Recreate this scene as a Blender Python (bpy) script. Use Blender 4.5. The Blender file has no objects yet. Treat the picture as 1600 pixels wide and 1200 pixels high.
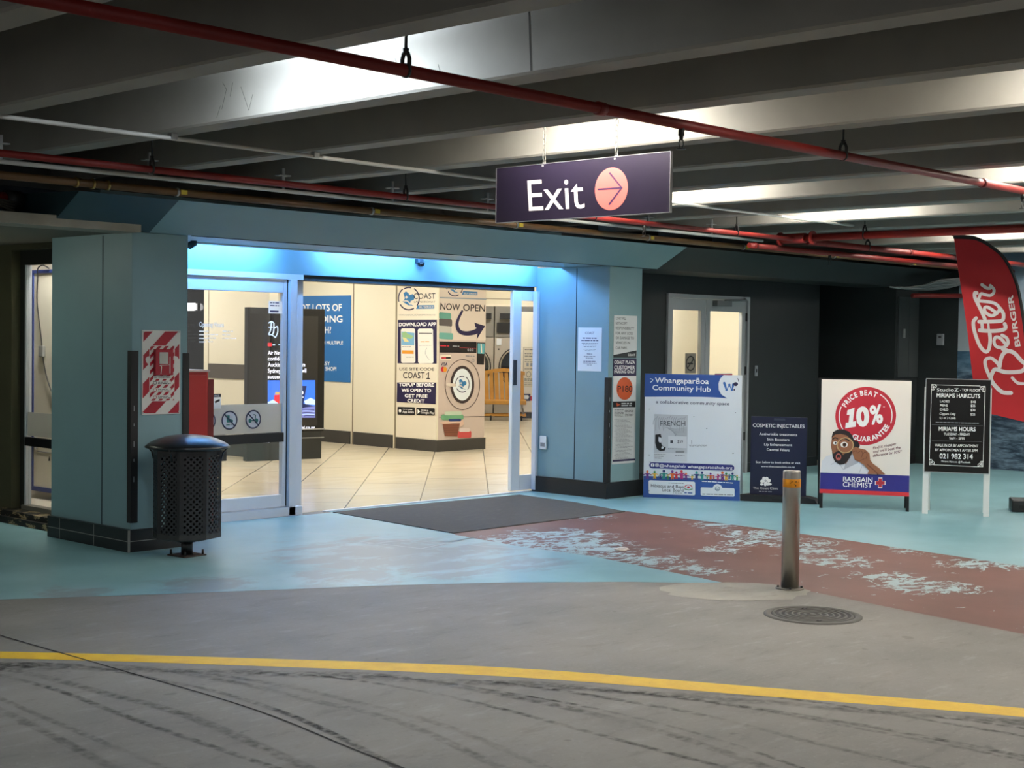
import bpy, bmesh, math, random
from mathutils import Vector, Matrix
random.seed(7)
SC = bpy.context.scene
COL = SC.collection
PI = math.pi

# ------------------------------------------------------------------ camera, world, exposure
def setup_camera():
    pitch, roll, yaw, f = -0.03116, 0.01327, 0.8154, 2262.0
    fw = Vector((math.sin(yaw)*math.cos(pitch), math.cos(yaw)*math.cos(pitch), math.sin(pitch)))
    r0 = Vector((math.cos(yaw), -math.sin(yaw), 0)); u0 = r0.cross(fw)
    r = r0*math.cos(roll) + u0*math.sin(roll); u = u0*math.cos(roll) - r0*math.sin(roll)
    cd = bpy.data.cameras.new('camera'); cam = bpy.data.objects.new('camera', cd); COL.objects.link(cam)
    cd.sensor_width = 36.0; cd.lens = f/1600*36.0; cd.clip_start = 0.05; cd.clip_end = 200
    m = Matrix((r, u, -fw)).transposed().to_4x4(); m.translation = Vector((0, 0, 1.6))
    cam.matrix_world = m
    SC.camera = cam
setup_camera()
W = bpy.data.worlds.new('world'); SC.world = W; W.use_nodes = True
W.node_tree.nodes['Background'].inputs[0].default_value = (1.0, 0.99, 0.96, 1)
W.node_tree.nodes['Background'].inputs[1].default_value = 0.13
SC.view_settings.view_transform = 'Standard'; SC.view_settings.look = 'None'
SC.view_settings.exposure = 1.48; SC.view_settings.gamma = 1.0; SC.view_settings.use_curve_mapping = False
try:
    SC.cycles.use_denoising = True
    SC.cycles.max_bounces = 10; SC.cycles.transparent_max_bounces = 16
    SC.cycles.sample_clamp_indirect = 6.0
except Exception: pass

TUBE_COOL, TUBE_WARM, COVE, PANEL = 50.0, 54.0, 54.0, 12.5

# ------------------------------------------------------------------ materials
def lin(h):
    if isinstance(h, (tuple, list)): c = [v/255 for v in h]
    else: c = [int(h[i:i+2], 16)/255 for i in (1, 3, 5)]
    return tuple(((v/12.92) if v <= 0.04045 else ((v+0.055)/1.055)**2.4) for v in c) + (1,)
MATS = {}
def mat(name, color, rough=0.6, metal=0.0, spec=0.5, vary=0.0, vscale=6.0, bump=0.0, bscale=60.0, emit=None, es=0.0, coat=0.0):
    if name in MATS: return MATS[name]
    m = bpy.data.materials.new(name); m.use_nodes = True; nt = m.node_tree; b = nt.nodes['Principled BSDF']
    c = lin(color); b.inputs['Base Color'].default_value = c
    b.inputs['Roughness'].default_value = rough; b.inputs['Metallic'].default_value = metal
    b.inputs['Specular IOR Level'].default_value = spec
    if coat: b.inputs['Coat Weight'].default_value = coat; b.inputs['Coat Roughness'].default_value = 0.05
    if vary or bump:
        tc = nt.nodes.new('ShaderNodeTexCoord')
    if vary:
        n = nt.nodes.new('ShaderNodeTexNoise'); n.inputs['Scale'].default_value = vscale; n.inputs['Detail'].default_value = 6
        nt.links.new(tc.outputs['Object'], n.inputs['Vector'])
        r = nt.nodes.new('ShaderNodeValToRGB'); r.color_ramp.elements[0].position = 0.3; r.color_ramp.elements[1].position = 0.7
        r.color_ramp.elements[0].color = tuple(v*(1-vary) for v in c[:3])+(1,)
        r.color_ramp.elements[1].color = tuple(min(1, v*(1+vary)) for v in c[:3])+(1,)
        nt.links.new(n.outputs['Fac'], r.inputs[0]); nt.links.new(r.outputs[0], b.inputs['Base Color'])
    if bump:
        n2 = nt.nodes.new('ShaderNodeTexNoise'); n2.inputs['Scale'].default_value = bscale; n2.inputs['Detail'].default_value = 4
        nt.links.new(tc.outputs['Object'], n2.inputs['Vector'])
        bp = nt.nodes.new('ShaderNodeBump'); bp.inputs['Strength'].default_value = bump; bp.inputs['Distance'].default_value = 0.01
        nt.links.new(n2.outputs['Fac'], bp.inputs['Height']); nt.links.new(bp.outputs[0], b.inputs['Normal'])
    if emit is not None:
        b.inputs['Emission Color'].default_value = lin(emit); b.inputs['Emission Strength'].default_value = es
    MATS[name] = m; return m
def emat(name, color, s): return mat(name, color, emit=color, es=s)
def glass(name, tint='#ffffff', refl=0.05, mixdiff=0.0, diff='#808080'):
    if name in MATS: return MATS[name]
    m = bpy.data.materials.new(name); m.use_nodes = True; nt = m.node_tree; nt.nodes.clear()
    out = nt.nodes.new('ShaderNodeOutputMaterial'); tr = nt.nodes.new('ShaderNodeBsdfTransparent'); tr.inputs[0].default_value = lin(tint)
    gl = nt.nodes.new('ShaderNodeBsdfGlossy'); gl.inputs['Roughness'].default_value = 0.02
    lw = nt.nodes.new('ShaderNodeLayerWeight'); pw = nt.nodes.new('ShaderNodeMath'); pw.operation = 'POWER'; pw.inputs[1].default_value = 4.0
    ma = nt.nodes.new('ShaderNodeMath'); ma.operation = 'MULTIPLY_ADD'; ma.inputs[1].default_value = 0.5; ma.inputs[2].default_value = refl*0.5
    nt.links.new(lw.outputs['Facing'], pw.inputs[0]); nt.links.new(pw.outputs[0], ma.inputs[0]); fr = ma
    mx = nt.nodes.new('ShaderNodeMixShader'); nt.links.new(fr.outputs[0], mx.inputs[0]); nt.links.new(tr.outputs[0], mx.inputs[1]); nt.links.new(gl.outputs[0], mx.inputs[2])
    last = mx
    if mixdiff:
        d = nt.nodes.new('ShaderNodeBsdfDiffuse'); d.inputs[0].default_value = lin(diff)
        t2 = nt.nodes.new('ShaderNodeBsdfTranslucent'); t2.inputs[0].default_value = lin(diff)
        ad = nt.nodes.new('ShaderNodeMixShader'); ad.inputs[0].default_value = 0.5
        nt.links.new(d.outputs[0], ad.inputs[1]); nt.links.new(t2.outputs[0], ad.inputs[2])
        m2 = nt.nodes.new('ShaderNodeMixShader'); m2.inputs[0].default_value = mixdiff
        nt.links.new(mx.outputs[0], m2.inputs[1]); nt.links.new(ad.outputs[0], m2.inputs[2]); last = m2
    nt.links.new(last.outputs[0], out.inputs[0]); MATS[name] = m; return m

def vinyl(name, c):
    if name in MATS: return MATS[name]
    m = bpy.data.materials.new(name); m.use_nodes = True; nt = m.node_tree; nt.nodes.clear(); out = nt.nodes.new('ShaderNodeOutputMaterial')
    d = nt.nodes.new('ShaderNodeBsdfDiffuse'); d.inputs[0].default_value = lin(c); t = nt.nodes.new('ShaderNodeBsdfTranslucent'); t.inputs[0].default_value = lin(c)
    x = nt.nodes.new('ShaderNodeMixShader'); nt.links.new(d.outputs[0], x.inputs[1]); nt.links.new(t.outputs[0], x.inputs[2]); nt.links.new(x.outputs[0], out.inputs[0]); MATS[name] = m; return m
# ------------------------------------------------------------------ mesh helpers
class MB:
    def __init__(self): self.bm = bmesh.new(); self.uv = None
    def face(self, pts, smooth=False):
        vs = [self.bm.verts.new(p) for p in pts]
        try:
            f = self.bm.faces.new(vs); f.smooth = smooth; return f
        except ValueError: return None
    def box(self, x0, x1, y0, y1, z0, z1, bevel=0.0):
        v = [self.bm.verts.new(p) for p in ((x0,y0,z0),(x1,y0,z0),(x1,y1,z0),(x0,y1,z0),(x0,y0,z1),(x1,y0,z1),(x1,y1,z1),(x0,y1,z1))]
        fs = [self.bm.faces.new([v[i] for i in q]) for q in ((0,3,2,1),(4,5,6,7),(0,1,5,4),(1,2,6,5),(2,3,7,6),(3,0,4,7))]
        if bevel:
            es = list({e for f in fs for e in f.edges})
            bmesh.ops.bevel(self.bm, geom=es, offset=bevel, segments=2, profile=0.5, affect='EDGES')
        return self
    def bar(self, a, b, w, h=None, up=(0,0,1)):
        """square bar from a to b"""
        h = h or w; a = Vector(a); b = Vector(b); d = (b-a).normalized(); up = Vector(up)
        if abs(d.dot(up)) > 0.95: up = Vector((0,1,0)) if abs(d.y) < 0.9 else Vector((1,0,0))
        s = d.cross(up).normalized(); t = s.cross(d).normalized()
        r = []
        for p in (a, b): r.append([self.bm.verts.new(p + s*i*w/2 + t*j*h/2) for i, j in ((-1,-1),(1,-1),(1,1),(-1,1))])
        for i in range(4): self.bm.faces.new((r[0][i], r[0][(i+1)%4], r[1][(i+1)%4], r[1][i]))
        self.bm.faces.new(r[0][::-1]); self.bm.faces.new(r[1]); return self
    def tube(self, pts, rad, n=12, closed=False, caps=True):
        pts = [Vector(p) for p in pts]; N = len(pts); rings = []
        rads = rad if isinstance(rad, (list, tuple)) else [rad]*N
        prev = None
        for i, p in enumerate(pts):
            if closed: d = (pts[(i+1)%N]-pts[i-1]).normalized()
            else: d = (pts[min(i+1,N-1)]-pts[max(i-1,0)]).normalized()
            if prev is None:
                up = Vector((0,0,1)) if abs(d.z) < 0.9 else Vector((1,0,0)); s = d.cross(up).normalized()
            else:
                s = (prev - d*prev.dot(d)).normalized()
            prev = s; t = d.cross(s)
            rings.append([self.bm.verts.new(p + (s*math.cos(2*PI*k/n) + t*math.sin(2*PI*k/n))*rads[i]) for k in range(n)])
        for i in range(N if closed else N-1):
            a, b = rings[i], rings[(i+1)%N]
            for k in range(n):
                f = self.bm.faces.new((a[k], a[(k+1)%n], b[(k+1)%n], b[k])); f.smooth = True
        if caps and not closed:
            self.bm.faces.new(rings[0][::-1]); self.bm.faces.new(rings[-1])
        return self
    def lathe(self, prof, cx=0, cy=0, n=32, smooth=True, caps=True, phase=0.0):
        rings = []
        for r, z in prof: rings.append([self.bm.verts.new((cx+r*math.cos(2*PI*(k+phase)/n), cy+r*math.sin(2*PI*(k+phase)/n), z)) for k in range(n)])
        for a, b in zip(rings, rings[1:]):
            for k in range(n):
                f = self.bm.faces.new((a[k], a[(k+1)%n], b[(k+1)%n], b[k])); f.smooth = smooth
        if caps: self.bm.faces.new(rings[0][::-1]); self.bm.faces.new(rings[-1])
        return self
    def prism(self, poly, axis, a, b):
        """extrude a 2D polygon along axis ('x': poly=(y,z), 'y': poly=(x,z), 'z': poly=(x,y)) from a to b"""
        def P(q, t):
            return {'x': (t, q[0], q[1]), 'y': (q[0], t, q[1]), 'z': (q[0], q[1], t)}[axis]
        v0 = [self.bm.verts.new(P(q, a)) for q in poly]; v1 = [self.bm.verts.new(P(q, b)) for q in poly]; n = len(poly)
        for i in range(n): self.bm.faces.new((v0[i], v0[(i+1)%n], v1[(i+1)%n], v1[i]))
        self.bm.faces.new(v0[::-1]); self.bm.faces.new(v1); return self
    def build(self, name, m, parent=None, kind=None, label=None, loc=None):
        bmesh.ops.recalc_face_normals(self.bm, faces=self.bm.faces[:]) if len(self.bm.faces) < 20000 else None
        me = bpy.data.meshes.new(name); self.bm.to_mesh(me); self.bm.free()
        o = bpy.data.objects.new(name, me); COL.objects.link(o)
        for mm in (m if isinstance(m, (list, tuple)) else [m]): me.materials.append(mm)
        if parent is not None: o.parent = parent
        if kind: o['kind'] = kind
        if label: o['label'] = label
        if loc: o.location = loc
        return o
def thing(name, label, cat, loc=(0,0,0), rotz=0.0, group=None):
    o = bpy.data.objects.new(name, None); COL.objects.link(o); o.empty_display_size = 0.1
    o.location = loc; o.rotation_euler = (0, 0, rotz); o['label'] = label; o['category'] = cat
    if group: o['group'] = group
    return o
def tag(o, label, cat, group=None):
    o['label'] = label; o['category'] = cat
    if group: o['group'] = group
    return o
def bx(name, m, parent, *a, **k):
    kind = k.pop('kind', None); label = k.pop('label', None)
    return MB().box(*a, **k).build(name, m, parent, kind=kind, label=label)
def struct(name, m, *a, **k): return bx(name, m, None, *a, kind='structure', **k)
# ------------------------------------------------------------------ flat artwork on panels
def text_mesh(s, bold=0.0):
    cu = bpy.data.curves.new('t', 'FONT'); cu.body = s; cu.size = 1.0; cu.offset = bold; cu.resolution_u = 3
    o = bpy.data.objects.new('t', cu); COL.objects.link(o)
    dg = bpy.context.evaluated_depsgraph_get(); ev = o.evaluated_get(dg); me = ev.to_mesh()
    V = [(v.co.x, v.co.y) for v in me.vertices]; F = [tuple(p.vertices) for p in me.polygons]
    ev.to_mesh_clear(); bpy.data.objects.remove(o); bpy.data.curves.remove(cu)
    return V, F
_TC = {}
def tmesh(s, bold):
    """letter outlines; weight is added by overlaying slightly shifted copies"""
    if s not in _TC: _TC[s] = text_mesh(s, 0.0)
    V, F = _TC[s]
    if bold <= 0.002: return [(V, F)]
    n = 4 if bold < 0.03 else 8
    return [(V, F)] + [([(x+bold*math.cos(2*PI*(k+0.5)/n), y+bold*math.sin(2*PI*(k+0.5)/n)) for x, y in V], F) for k in range(n)]
CAP = max(y for x, y in tmesh('H', 0.0)[0][0])
def smooth_path(p, n=6):
    if len(p) < 3: return p
    out = []
    for i in range(len(p)-1):
        p0 = p[max(i-1,0)]; p1 = p[i]; p2 = p[i+1]; p3 = p[min(i+2,len(p)-1)]
        for k in range(n):
            t = k/n
            out.append(tuple(0.5*((2*b)+(-a+c)*t+(2*a-5*b+4*c-d)*t*t+(-a+3*b-3*c+d)*t**3) for a, b, c, d in zip(p0, p1, p2, p3)))
    out.append(p[-1]); return out
PRINTS = []
class Art:
    """flat artwork: drawing units (quad TL,TR,BR,BL) laid over a panel of size w x h whose lower left corner is (x0, z0) on the plane y = y0 of the parent"""
    def __init__(self, parent, quad, w, h, x0=0.0, z0=0.0, y0=0.0):
        self.p, self.q, self.w, self.h, self.x0, self.z0, self.y0 = parent, quad, w, h, x0, z0, y0
        self.layer = 1; self.k = 0; self.parts = {}; self.s = 1 if quad[0][1] < quad[3][1] else -1
    def uv(self, x, y):
        (ax, ay), (bx_, by), (cx, cy), (dx, dy) = self.q      # TL TR BR BL
        u, v = 0.5, 0.5
        for _ in range(12):
            X = (1-u)*(1-v)*ax + u*(1-v)*bx_ + u*v*cx + (1-u)*v*dx - x
            Y = (1-u)*(1-v)*ay + u*(1-v)*by + u*v*cy + (1-u)*v*dy - y
            Xu = (1-v)*(bx_-ax)+v*(cx-dx); Xv = (1-u)*(dx-ax)+u*(cx-bx_)
            Yu = (1-v)*(by-ay)+v*(cy-dy); Yv = (1-u)*(dy-ay)+u*(cy-by)
            det = Xu*Yv-Xv*Yu
            if abs(det) < 1e-12: break
            u -= (X*Yv-Xv*Y)/det; v -= (Xu*Y-X*Yu)/det
        return u, v
    def P(self, x, y):
        u, v = self.uv(x, y); return (self.x0+u*self.w, self.z0+(1-v)*self.h)
    def up(self): self.layer += 1
    def _bm(self, part, m):
        return self.parts.setdefault((part, m.name), (MB(), m))[0]
    def raw(self, part, m, pts):
        self.k += 1; y = self.y0-0.0007*self.layer-2e-5*(self.k % 25)
        self._bm(part, m).face([(a, y, b) for a, b in pts])
    def poly(self, part, m, pts): self.raw(part, m, [self.P(*p) for p in pts])
    def ell(self, part, m, cx, cy, rx, ry, n=40, a0=0, a1=360):
        self.poly(part, m, [(cx+rx*math.cos(math.radians(a0+(a1-a0)*k/n)), cy+ry*math.sin(math.radians(a0+(a1-a0)*k/n))) for k in range(n if a1-a0 == 360 else n+1)])
    def rrect(self, part, m, x0, y0, x1, y1, r, dy=0.0):
        pts = []
        for cx, cy, a in ((x1-r, y0+r, -90), (x1-r, y1-r, 0), (x0+r, y1-r, 90), (x0+r, y0+r, 180)):
            for k in range(6):
                t = math.radians(a+90*k/5); X = cx+r*math.cos(t); pts.append((X, cy+r*math.sin(t)+dy*(X-x0)/(x1-x0)))
        self.poly(part, m, pts)
    def stroke(self, part, m, pts, wd, smooth=True, wd1=None):
        """ribbon of drawing-unit width wd"""
        p = smooth_path(pts) if smooth else list(pts)
        n = len(p); L = []; R = []
        for i, (x, y) in enumerate(p):
            a = p[max(i-1,0)]; b = p[min(i+1,n-1)]; dx, dy = b[0]-a[0], b[1]-a[1]; l = math.hypot(dx, dy) or 1
            w_ = wd if wd1 is None else wd+(wd1-wd)*i/(n-1)
            L.append((x-dy/l*w_/2, y+dx/l*w_/2)); R.append((x+dy/l*w_/2, y-dx/l*w_/2))
        for i in range(n-1): self.poly(part, m, [L[i], L[i+1], R[i+1], R[i]])
        for (x, y), w_ in ((p[0], wd), (p[-1], wd1 or wd)): self.ell(part, m, x, y, w_/2, w_/2, 10)
        if not smooth:
            for x, y in p[1:-1]: self.ell(part, m, x, y, wd/2, wd/2, 10)
    def ring(self, part, m, cx, cy, rx, ry, wd, a0=0, a1=360, n=48):
        st = [math.radians(a0+(a1-a0)*k/n) for k in range(n+1)]
        for s, t in zip(st, st[1:]):
            self.poly(part, m, [(cx+rx*math.cos(s), cy+ry*math.sin(s)), (cx+rx*math.cos(t), cy+ry*math.sin(t)),
                                (cx+(rx-wd)*math.cos(t), cy+(ry-wd*ry/rx)*math.sin(t)), (cx+(rx-wd)*math.cos(s), cy+(ry-wd*ry/rx)*math.sin(s))])
    def text(self, part, m, s, xl, yl, xr, yr, cap, bold=0.0, shear=0.0):
        """text whose baseline runs from (xl,yl) to (xr,yr) in drawing units with capital height cap"""
        copies = tmesh(s, bold); allx = [x for V, F in copies for x, y in V]
        x0 = min(allx); x1 = max(allx)
        A = self.P(xl, yl); B = self.P(xr, yr); l = math.hypot(xr-xl, yr-yl)
        nx, ny = self.s*(yr-yl)/l, -self.s*(xr-xl)/l
        C = self.P(xl+nx*cap, yl+ny*cap)
        ex = (B[0]-A[0], B[1]-A[1]); ez = (C[0]-A[0], C[1]-A[1])
        y = self.y0-0.0007*self.layer
        if part == 'lettering': self.n = getattr(self, 'n', 0)+1; mb = self.parts.setdefault((part, m.name, self.n), (MB(), m))[0]
        else: mb = self._bm(part, m)
        for c, (V, F) in enumerate(copies):
            vs = []
            for px, py in V:
                b = py/CAP; a = (px-x0)/(x1-x0) + shear*b*cap/l
                vs.append(mb.bm.verts.new((A[0]+ex[0]*a+ez[0]*b, y-2e-5*c, A[1]+ex[1]*a+ez[1]*b)))
            for f in F:
                try: mb.bm.faces.new([vs[i] for i in f])
                except ValueError: pass
    def arctext(self, part, m, s, cx, cy, r, a0, a1, cap, bold=0.02, inside=False, ry=1.0):
        """letters along an arc; angles in degrees clockwise from up"""
        wid = []
        for ch in s:
            if ch == ' ': wid.append(0.35); continue
            xs = [x for V, F in tmesh(ch, bold) for x, y in V]; wid.append(max(xs)-min(xs)+0.09)
        tot = sum(wid); pos = 0
        for ch, w_ in zip(s, wid):
            mid = a0+(a1-a0)*(pos+w_/2)/tot; pos += w_
            if ch == ' ': continue
            half = abs(math.radians(a1-a0))*r*(w_-0.09)/tot/2
            t = math.radians(mid); bx_, by = cx+r*math.sin(t), cy-r*ry*math.cos(t)
            tx, ty = (math.cos(t), math.sin(t)) if not inside else (-math.cos(t), -math.sin(t))
            self.text(part, m, ch, bx_-tx*half, by-ty*half, bx_+tx*half, by+ty*half, cap, bold)
    def words(self, part, m, x0, y0, x1, y1, h, seed=0, dense=0.75):
        """a row of small print too small to read: short word-length bars"""
        rnd = random.Random(seed+int(x0*13+y0*7)); x = x0
        while x < x1-h*0.5:
            w_ = min(rnd.uniform(1.2, 4.5)*h, x1-x); t0 = (x-x0)/(x1-x0); t1 = (x+w_-x0)/(x1-x0)
            ya = y0+(y1-y0)*t0; yb = y0+(y1-y0)*t1
            self.poly(part, m, [(x, ya), (x+w_, yb), (x+w_, yb-self.s*h*dense), (x, ya-self.s*h*dense)]); x += w_+h*0.6
    def flush(self):
        for k, (mb, m) in self.parts.items(): PRINTS.append(mb.build(k[0], m, self.p))
        self.parts = {}

# palette
WHITE = mat('print_white', '#fbfbf8', 0.5); INK = mat('print_black', '#141416', 0.5); GREYP = mat('print_grey', '#8a8d92', 0.6)
NAVY = mat('print_navy', '#1e2550', 0.5)
PURP = mat('print_purple', '#2a2346', 0.5)
RED = mat('print_red', '#c22a38', 0.5)
# ------------------------------------------------------------------ floor materials
class NT:
    def __init__(self, name, rough=0.6, spec=0.4):
        self.m = bpy.data.materials.new(name); self.m.use_nodes = True; self.nt = self.m.node_tree; self.b = self.nt.nodes['Principled BSDF']
        self.b.inputs['Roughness'].default_value = rough; self.b.inputs['Specular IOR Level'].default_value = spec
        self.tc = self.nt.nodes.new('ShaderNodeTexCoord').outputs['Object']
    def l(self, a, b): self.nt.links.new(a, b)
    def put(self, sock, v):
        if hasattr(v, 'is_linked'): self.l(v, sock)
        else: sock.default_value = v
    def noise(self, scale, detail=6, rough=0.55, vec=None, dist=0.0):
        n = self.nt.nodes.new('ShaderNodeTexNoise'); n.inputs['Scale'].default_value = scale; n.inputs['Detail'].default_value = detail
        n.inputs['Roughness'].default_value = rough; n.inputs['Distortion'].default_value = dist; self.l(vec or self.tc, n.inputs['Vector']); return n.outputs['Fac']
    def map(self, loc=(0,0,0), rot=0, scale=(1,1,1)):
        n = self.nt.nodes.new('ShaderNodeMapping'); n.inputs['Location'].default_value = loc; n.inputs['Rotation'].default_value = (0,0,rot); n.inputs['Scale'].default_value = scale
        self.l(self.tc, n.inputs['Vector']); return n.outputs[0]
    def math(self, op, a, b=0.0, c=0.0, clamp=False):
        n = self.nt.nodes.new('ShaderNodeMath'); n.operation = op; n.use_clamp = clamp
        self.put(n.inputs[0], a); self.put(n.inputs[1], b); self.put(n.inputs[2], c); return n.outputs[0]
    def ramp(self, v, lo, hi, a=0.0, b=1.0):
        n = self.nt.nodes.new('ShaderNodeMapRange'); n.interpolation_type = 'SMOOTHSTEP'
        self.put(n.inputs[0], v); n.inputs[1].default_value = lo; n.inputs[2].default_value = hi; n.inputs[3].default_value = a; n.inputs[4].default_value = b; return n.outputs[0]
    def near(self, p, r0, r1):
        n = self.nt.nodes.new('ShaderNodeVectorMath'); n.operation = 'DISTANCE'; self.l(self.tc, n.inputs[0]); n.inputs[1].default_value = (p[0], p[1], 0.0)
        return self.ramp(n.outputs['Value'], r0, r1, 1.0, 0.0)
    def mix(self, f, a, b):
        n = self.nt.nodes.new('ShaderNodeMix'); n.data_type = 'RGBA'; self.put(n.inputs[0], f)
        self.put(n.inputs[6], lin(a) if isinstance(a, str) else a); self.put(n.inputs[7], lin(b) if isinstance(b, str) else b); return n.outputs[2]
    def done(self, col, bump=None, strength=0.1):
        self.l(col, self.b.inputs['Base Color'])
        if bump is not None:
            bp = self.nt.nodes.new('ShaderNodeBump'); bp.inputs['Strength'].default_value = strength; bp.inputs['Distance'].default_value = 0.005
            self.l(bump, bp.inputs['Height']); self.l(bp.outputs[0], self.b.inputs['Normal'])
        return self.m
def concrete_mat(name, a, b, rough=0.6):
    t = NT(name, rough); n1 = t.noise(1.3, 8, 0.6); n2 = t.noise(45, 5, 0.7)
    c = t.mix(t.ramp(n1, 0.3, 0.7), a, b)
    c = t.mix(t.ramp(n2, 0.56, 0.80, 0, 0.42), c, '#3c3a37'); c = t.mix(t.ramp(n2, 0.44, 0.22, 0, 0.36), c, '#b5b2aa'); st = t.noise(5.5, 7, 0.7, t.map(rot=0.83, scale=(0.5, 1.6, 1))); c = t.mix(t.ramp(st, 0.52, 0.70, 0, 0.30), c, '#4f4c48'); c = t.mix(t.ramp(st, 0.46, 0.30, 0, 0.22), c, '#b0ada6')
    sp = t.noise(7, 2, 0.5); c = t.mix(t.ramp(sp, 0.71, 0.76, 0, 0.35), c, '#4a4743')
    return t.done(c, n2, 0.12)
M_CONC = concrete_mat('concrete_floor', '#74716b', '#847f78')
M_ROAD = concrete_mat('concrete_driveway', '#7a7771', '#8a867f', 0.7)
def teal_mat():
    t = NT('teal_floor_paint', 0.38, 0.5); big = t.noise(1.1, 7, 0.6); fine = t.noise(14, 6, 0.65)
    c = t.mix(t.ramp(big, 0.3, 0.7), '#7ba7ae', '#8db8be')
    region = t.near((7.2, 7.9), 0.4, 1.7)
    for p, r0, r1 in (((6.2, 7.35), 0.1, 0.9), ((5.4, 7.75), 0.05, 0.8), ((6.9, 7.1), 0.1, 0.8), ((4.6, 8.05), 0.02, 0.55), ((7.6, 6.9), 0.05, 0.7)): region = t.math('MAXIMUM', region, t.near(p, r0, r1))
    mott = t.noise(3.2, 9, 0.68, t.map(rot=0.83, scale=(0.7, 1.3, 1)), 0.5)
    wear = t.ramp(t.math('ADD', t.math('MULTIPLY', region, 0.30), t.math('ADD', t.math('MULTIPLY', mott, 0.75), t.math('MULTIPLY', fine, 0.12))), 0.60, 0.74)
    c = t.mix(t.math('MULTIPLY', wear, 0.75), c, '#868b90')
    c = t.mix(t.math('MULTIPLY', t.ramp(mott, 0.52, 0.40), t.math('MULTIPLY', region, 0.35)), c, '#a9c3c9')
    c = t.mix(t.ramp(fine, 0.66, 0.78, 0, 0.25), c, '#56676c')
    return t.done(c, fine, 0.05)
M_TEAL = teal_mat()
def redwalk_mat():
    t = NT('red_oxide_floor_paint', 0.5, 0.4); big = t.noise(1.4, 6, 0.6); fine = t.noise(30, 5, 0.6)
    c = t.mix(t.ramp(big, 0.3, 0.7), '#674439', '#764f44')
    patches = [((8.35,7.75),0.15,0.6),((8.75,7.75),0.2,0.6),((8.5,7.2),0.2,0.65),((8.35,6.55),0.1,0.5),((8.25,6.0),0.05,0.35),((9.0,7.75),0.05,0.5),((10.0,8.5),0.02,0.4),((10.4,7.3),0.02,0.35),((10.1,6.75),0.05,0.5),((9.7,6.5),0.05,0.35),((10.0,6.2),0.05,0.45),((9.35,5.5),0.1,0.45),((9.75,5.9),0.02,0.35),((8.95,4.85),0.08,0.4),((8.82,4.5),0.15,0.45),((10.05,4.75),0.05,0.5),((10.25,5.4),0.02,0.3),((9.2,6.4),0.02,0.3)]
    r = t.near(*patches[0])
    for p in patches[1:]: r = t.math('MAXIMUM', r, t.near(*p))
    flake = t.noise(8.5, 10, 0.68, t.map(rot=0.83, scale=(0.75, 1.15, 1)), 0.35)
    f1 = t.ramp(t.math('ADD', flake, t.math('MULTIPLY', r, 0.165)), 0.645, 0.665)
    s1 = t.noise(2.4, 6, 0.6, t.map(rot=0.83, scale=(0.8, 1.3, 1), loc=(2,5,0)), 0.7)
    f2 = t.math('MULTIPLY', t.ramp(t.math('ABSOLUTE', t.math('SUBTRACT', s1, 0.5)), 0.014, 0.007), t.ramp(t.math('ADD', r, t.math('MULTIPLY', flake, 0.9)), 0.55, 0.75))
    f = t.math('MAXIMUM', f1, f2)
    c = t.mix(t.math('MULTIPLY', f, 0.85), c, '#a9c6c9')
    c = t.mix(t.ramp(fine, 0.62, 0.8, 0, 0.25), c, '#5d3b33')
    return t.done(c, fine, 0.05)
M_REDW = redwalk_mat()
def yellow_mat():
    t = NT('yellow_line_paint', 0.55, 0.4); a = t.noise(9, 6, 0.65); b = t.noise(60, 4, 0.7)
    c = t.mix(t.ramp(a, 0.3, 0.75), '#e6bd2c', '#d9ab2a'); c = t.mix(t.ramp(b, 0.60, 0.75, 0, 0.5), c, '#8c7a3c'); return t.done(c, b, 0.05)
M_YEL = yellow_mat()

# ------------------------------------------------------------------ floor
def flat(name, poly, z, m, parent, kind=None): 
    mb = MB(); mb.face([(x, y, z) for x, y in poly]); return mb.build(name, m, parent, kind=kind)
floor = MB().prism([(-6,-6),(24,-6),(24,10.32),(6.25,10.32),(6.25,13.3),(-6,13.3)], 'z', -0.2, 0.0).build('floor', M_CONC, None, kind='structure')
# boundary between teal paint and bare concrete, then the yellow line further out
EDGE = [(1.5,10.2),(2.6,9.35),(3.5,8.62),(4.184,8.123),(4.947,7.661),(5.6,7.29),(6.205,6.953),(6.907,6.481),(7.5,5.97),(7.931,5.485)]
TEAL = [(x, y) for x, y in EDGE] + [(8.06,6.2),(8.18,6.84),(8.153,7.655),(8.233,8.36),(8.272,8.429),(8.44,10.165),(6.25,10.32),(6.25,13.2),(1.5,13.2)]
flat('teal_paint', TEAL, 0.0012, M_TEAL, floor)
flat('teal_paint', [(10.822,10.2),(10.966,10.26),(8.44,10.26),(8.44,10.165),(10.822,10.1)][0:5], 0.0011, M_TEAL, floor)
flat('teal_paint', [(10.822,10.1),(10.74,9.231),(10.6,8.6),(10.54,7.5),(10.448,6.323),(10.30,5.3),(10.169,4.452),(10.0,3.4),(9.7,1.6),(9.2,-2),(17.85,-2),(17.85,10.05),(11.8,10.05),(11.2,10.26),(10.83,10.26)], 0.0012, M_TEAL, floor)
flat('red_walkway_paint', [(8.272,8.429),(8.233,8.36),(8.153,7.655),(8.18,6.84),(8.06,6.2),(7.931,5.485),(8.076,4.927),(7.93,4.2),(7.773,3.393),(7.4,1.6),(6.6,-2),(9.2,-2),(9.7,1.6),(10.0,3.4),(10.169,4.452),(10.30,5.3),(10.448,6.323),(10.54,7.5),(10.6,8.455)], 0.0009, M_REDW, floor)
Y_T = [(1.0,9.1),(1.95,8.35),(2.68,7.67),(3.498,6.79),(4.331,5.796),(5.103,4.78),(5.672,3.687),(6.178,2.689),(6.58,1.6),(6.9,0.3),(7.1,-1.5)]
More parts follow.
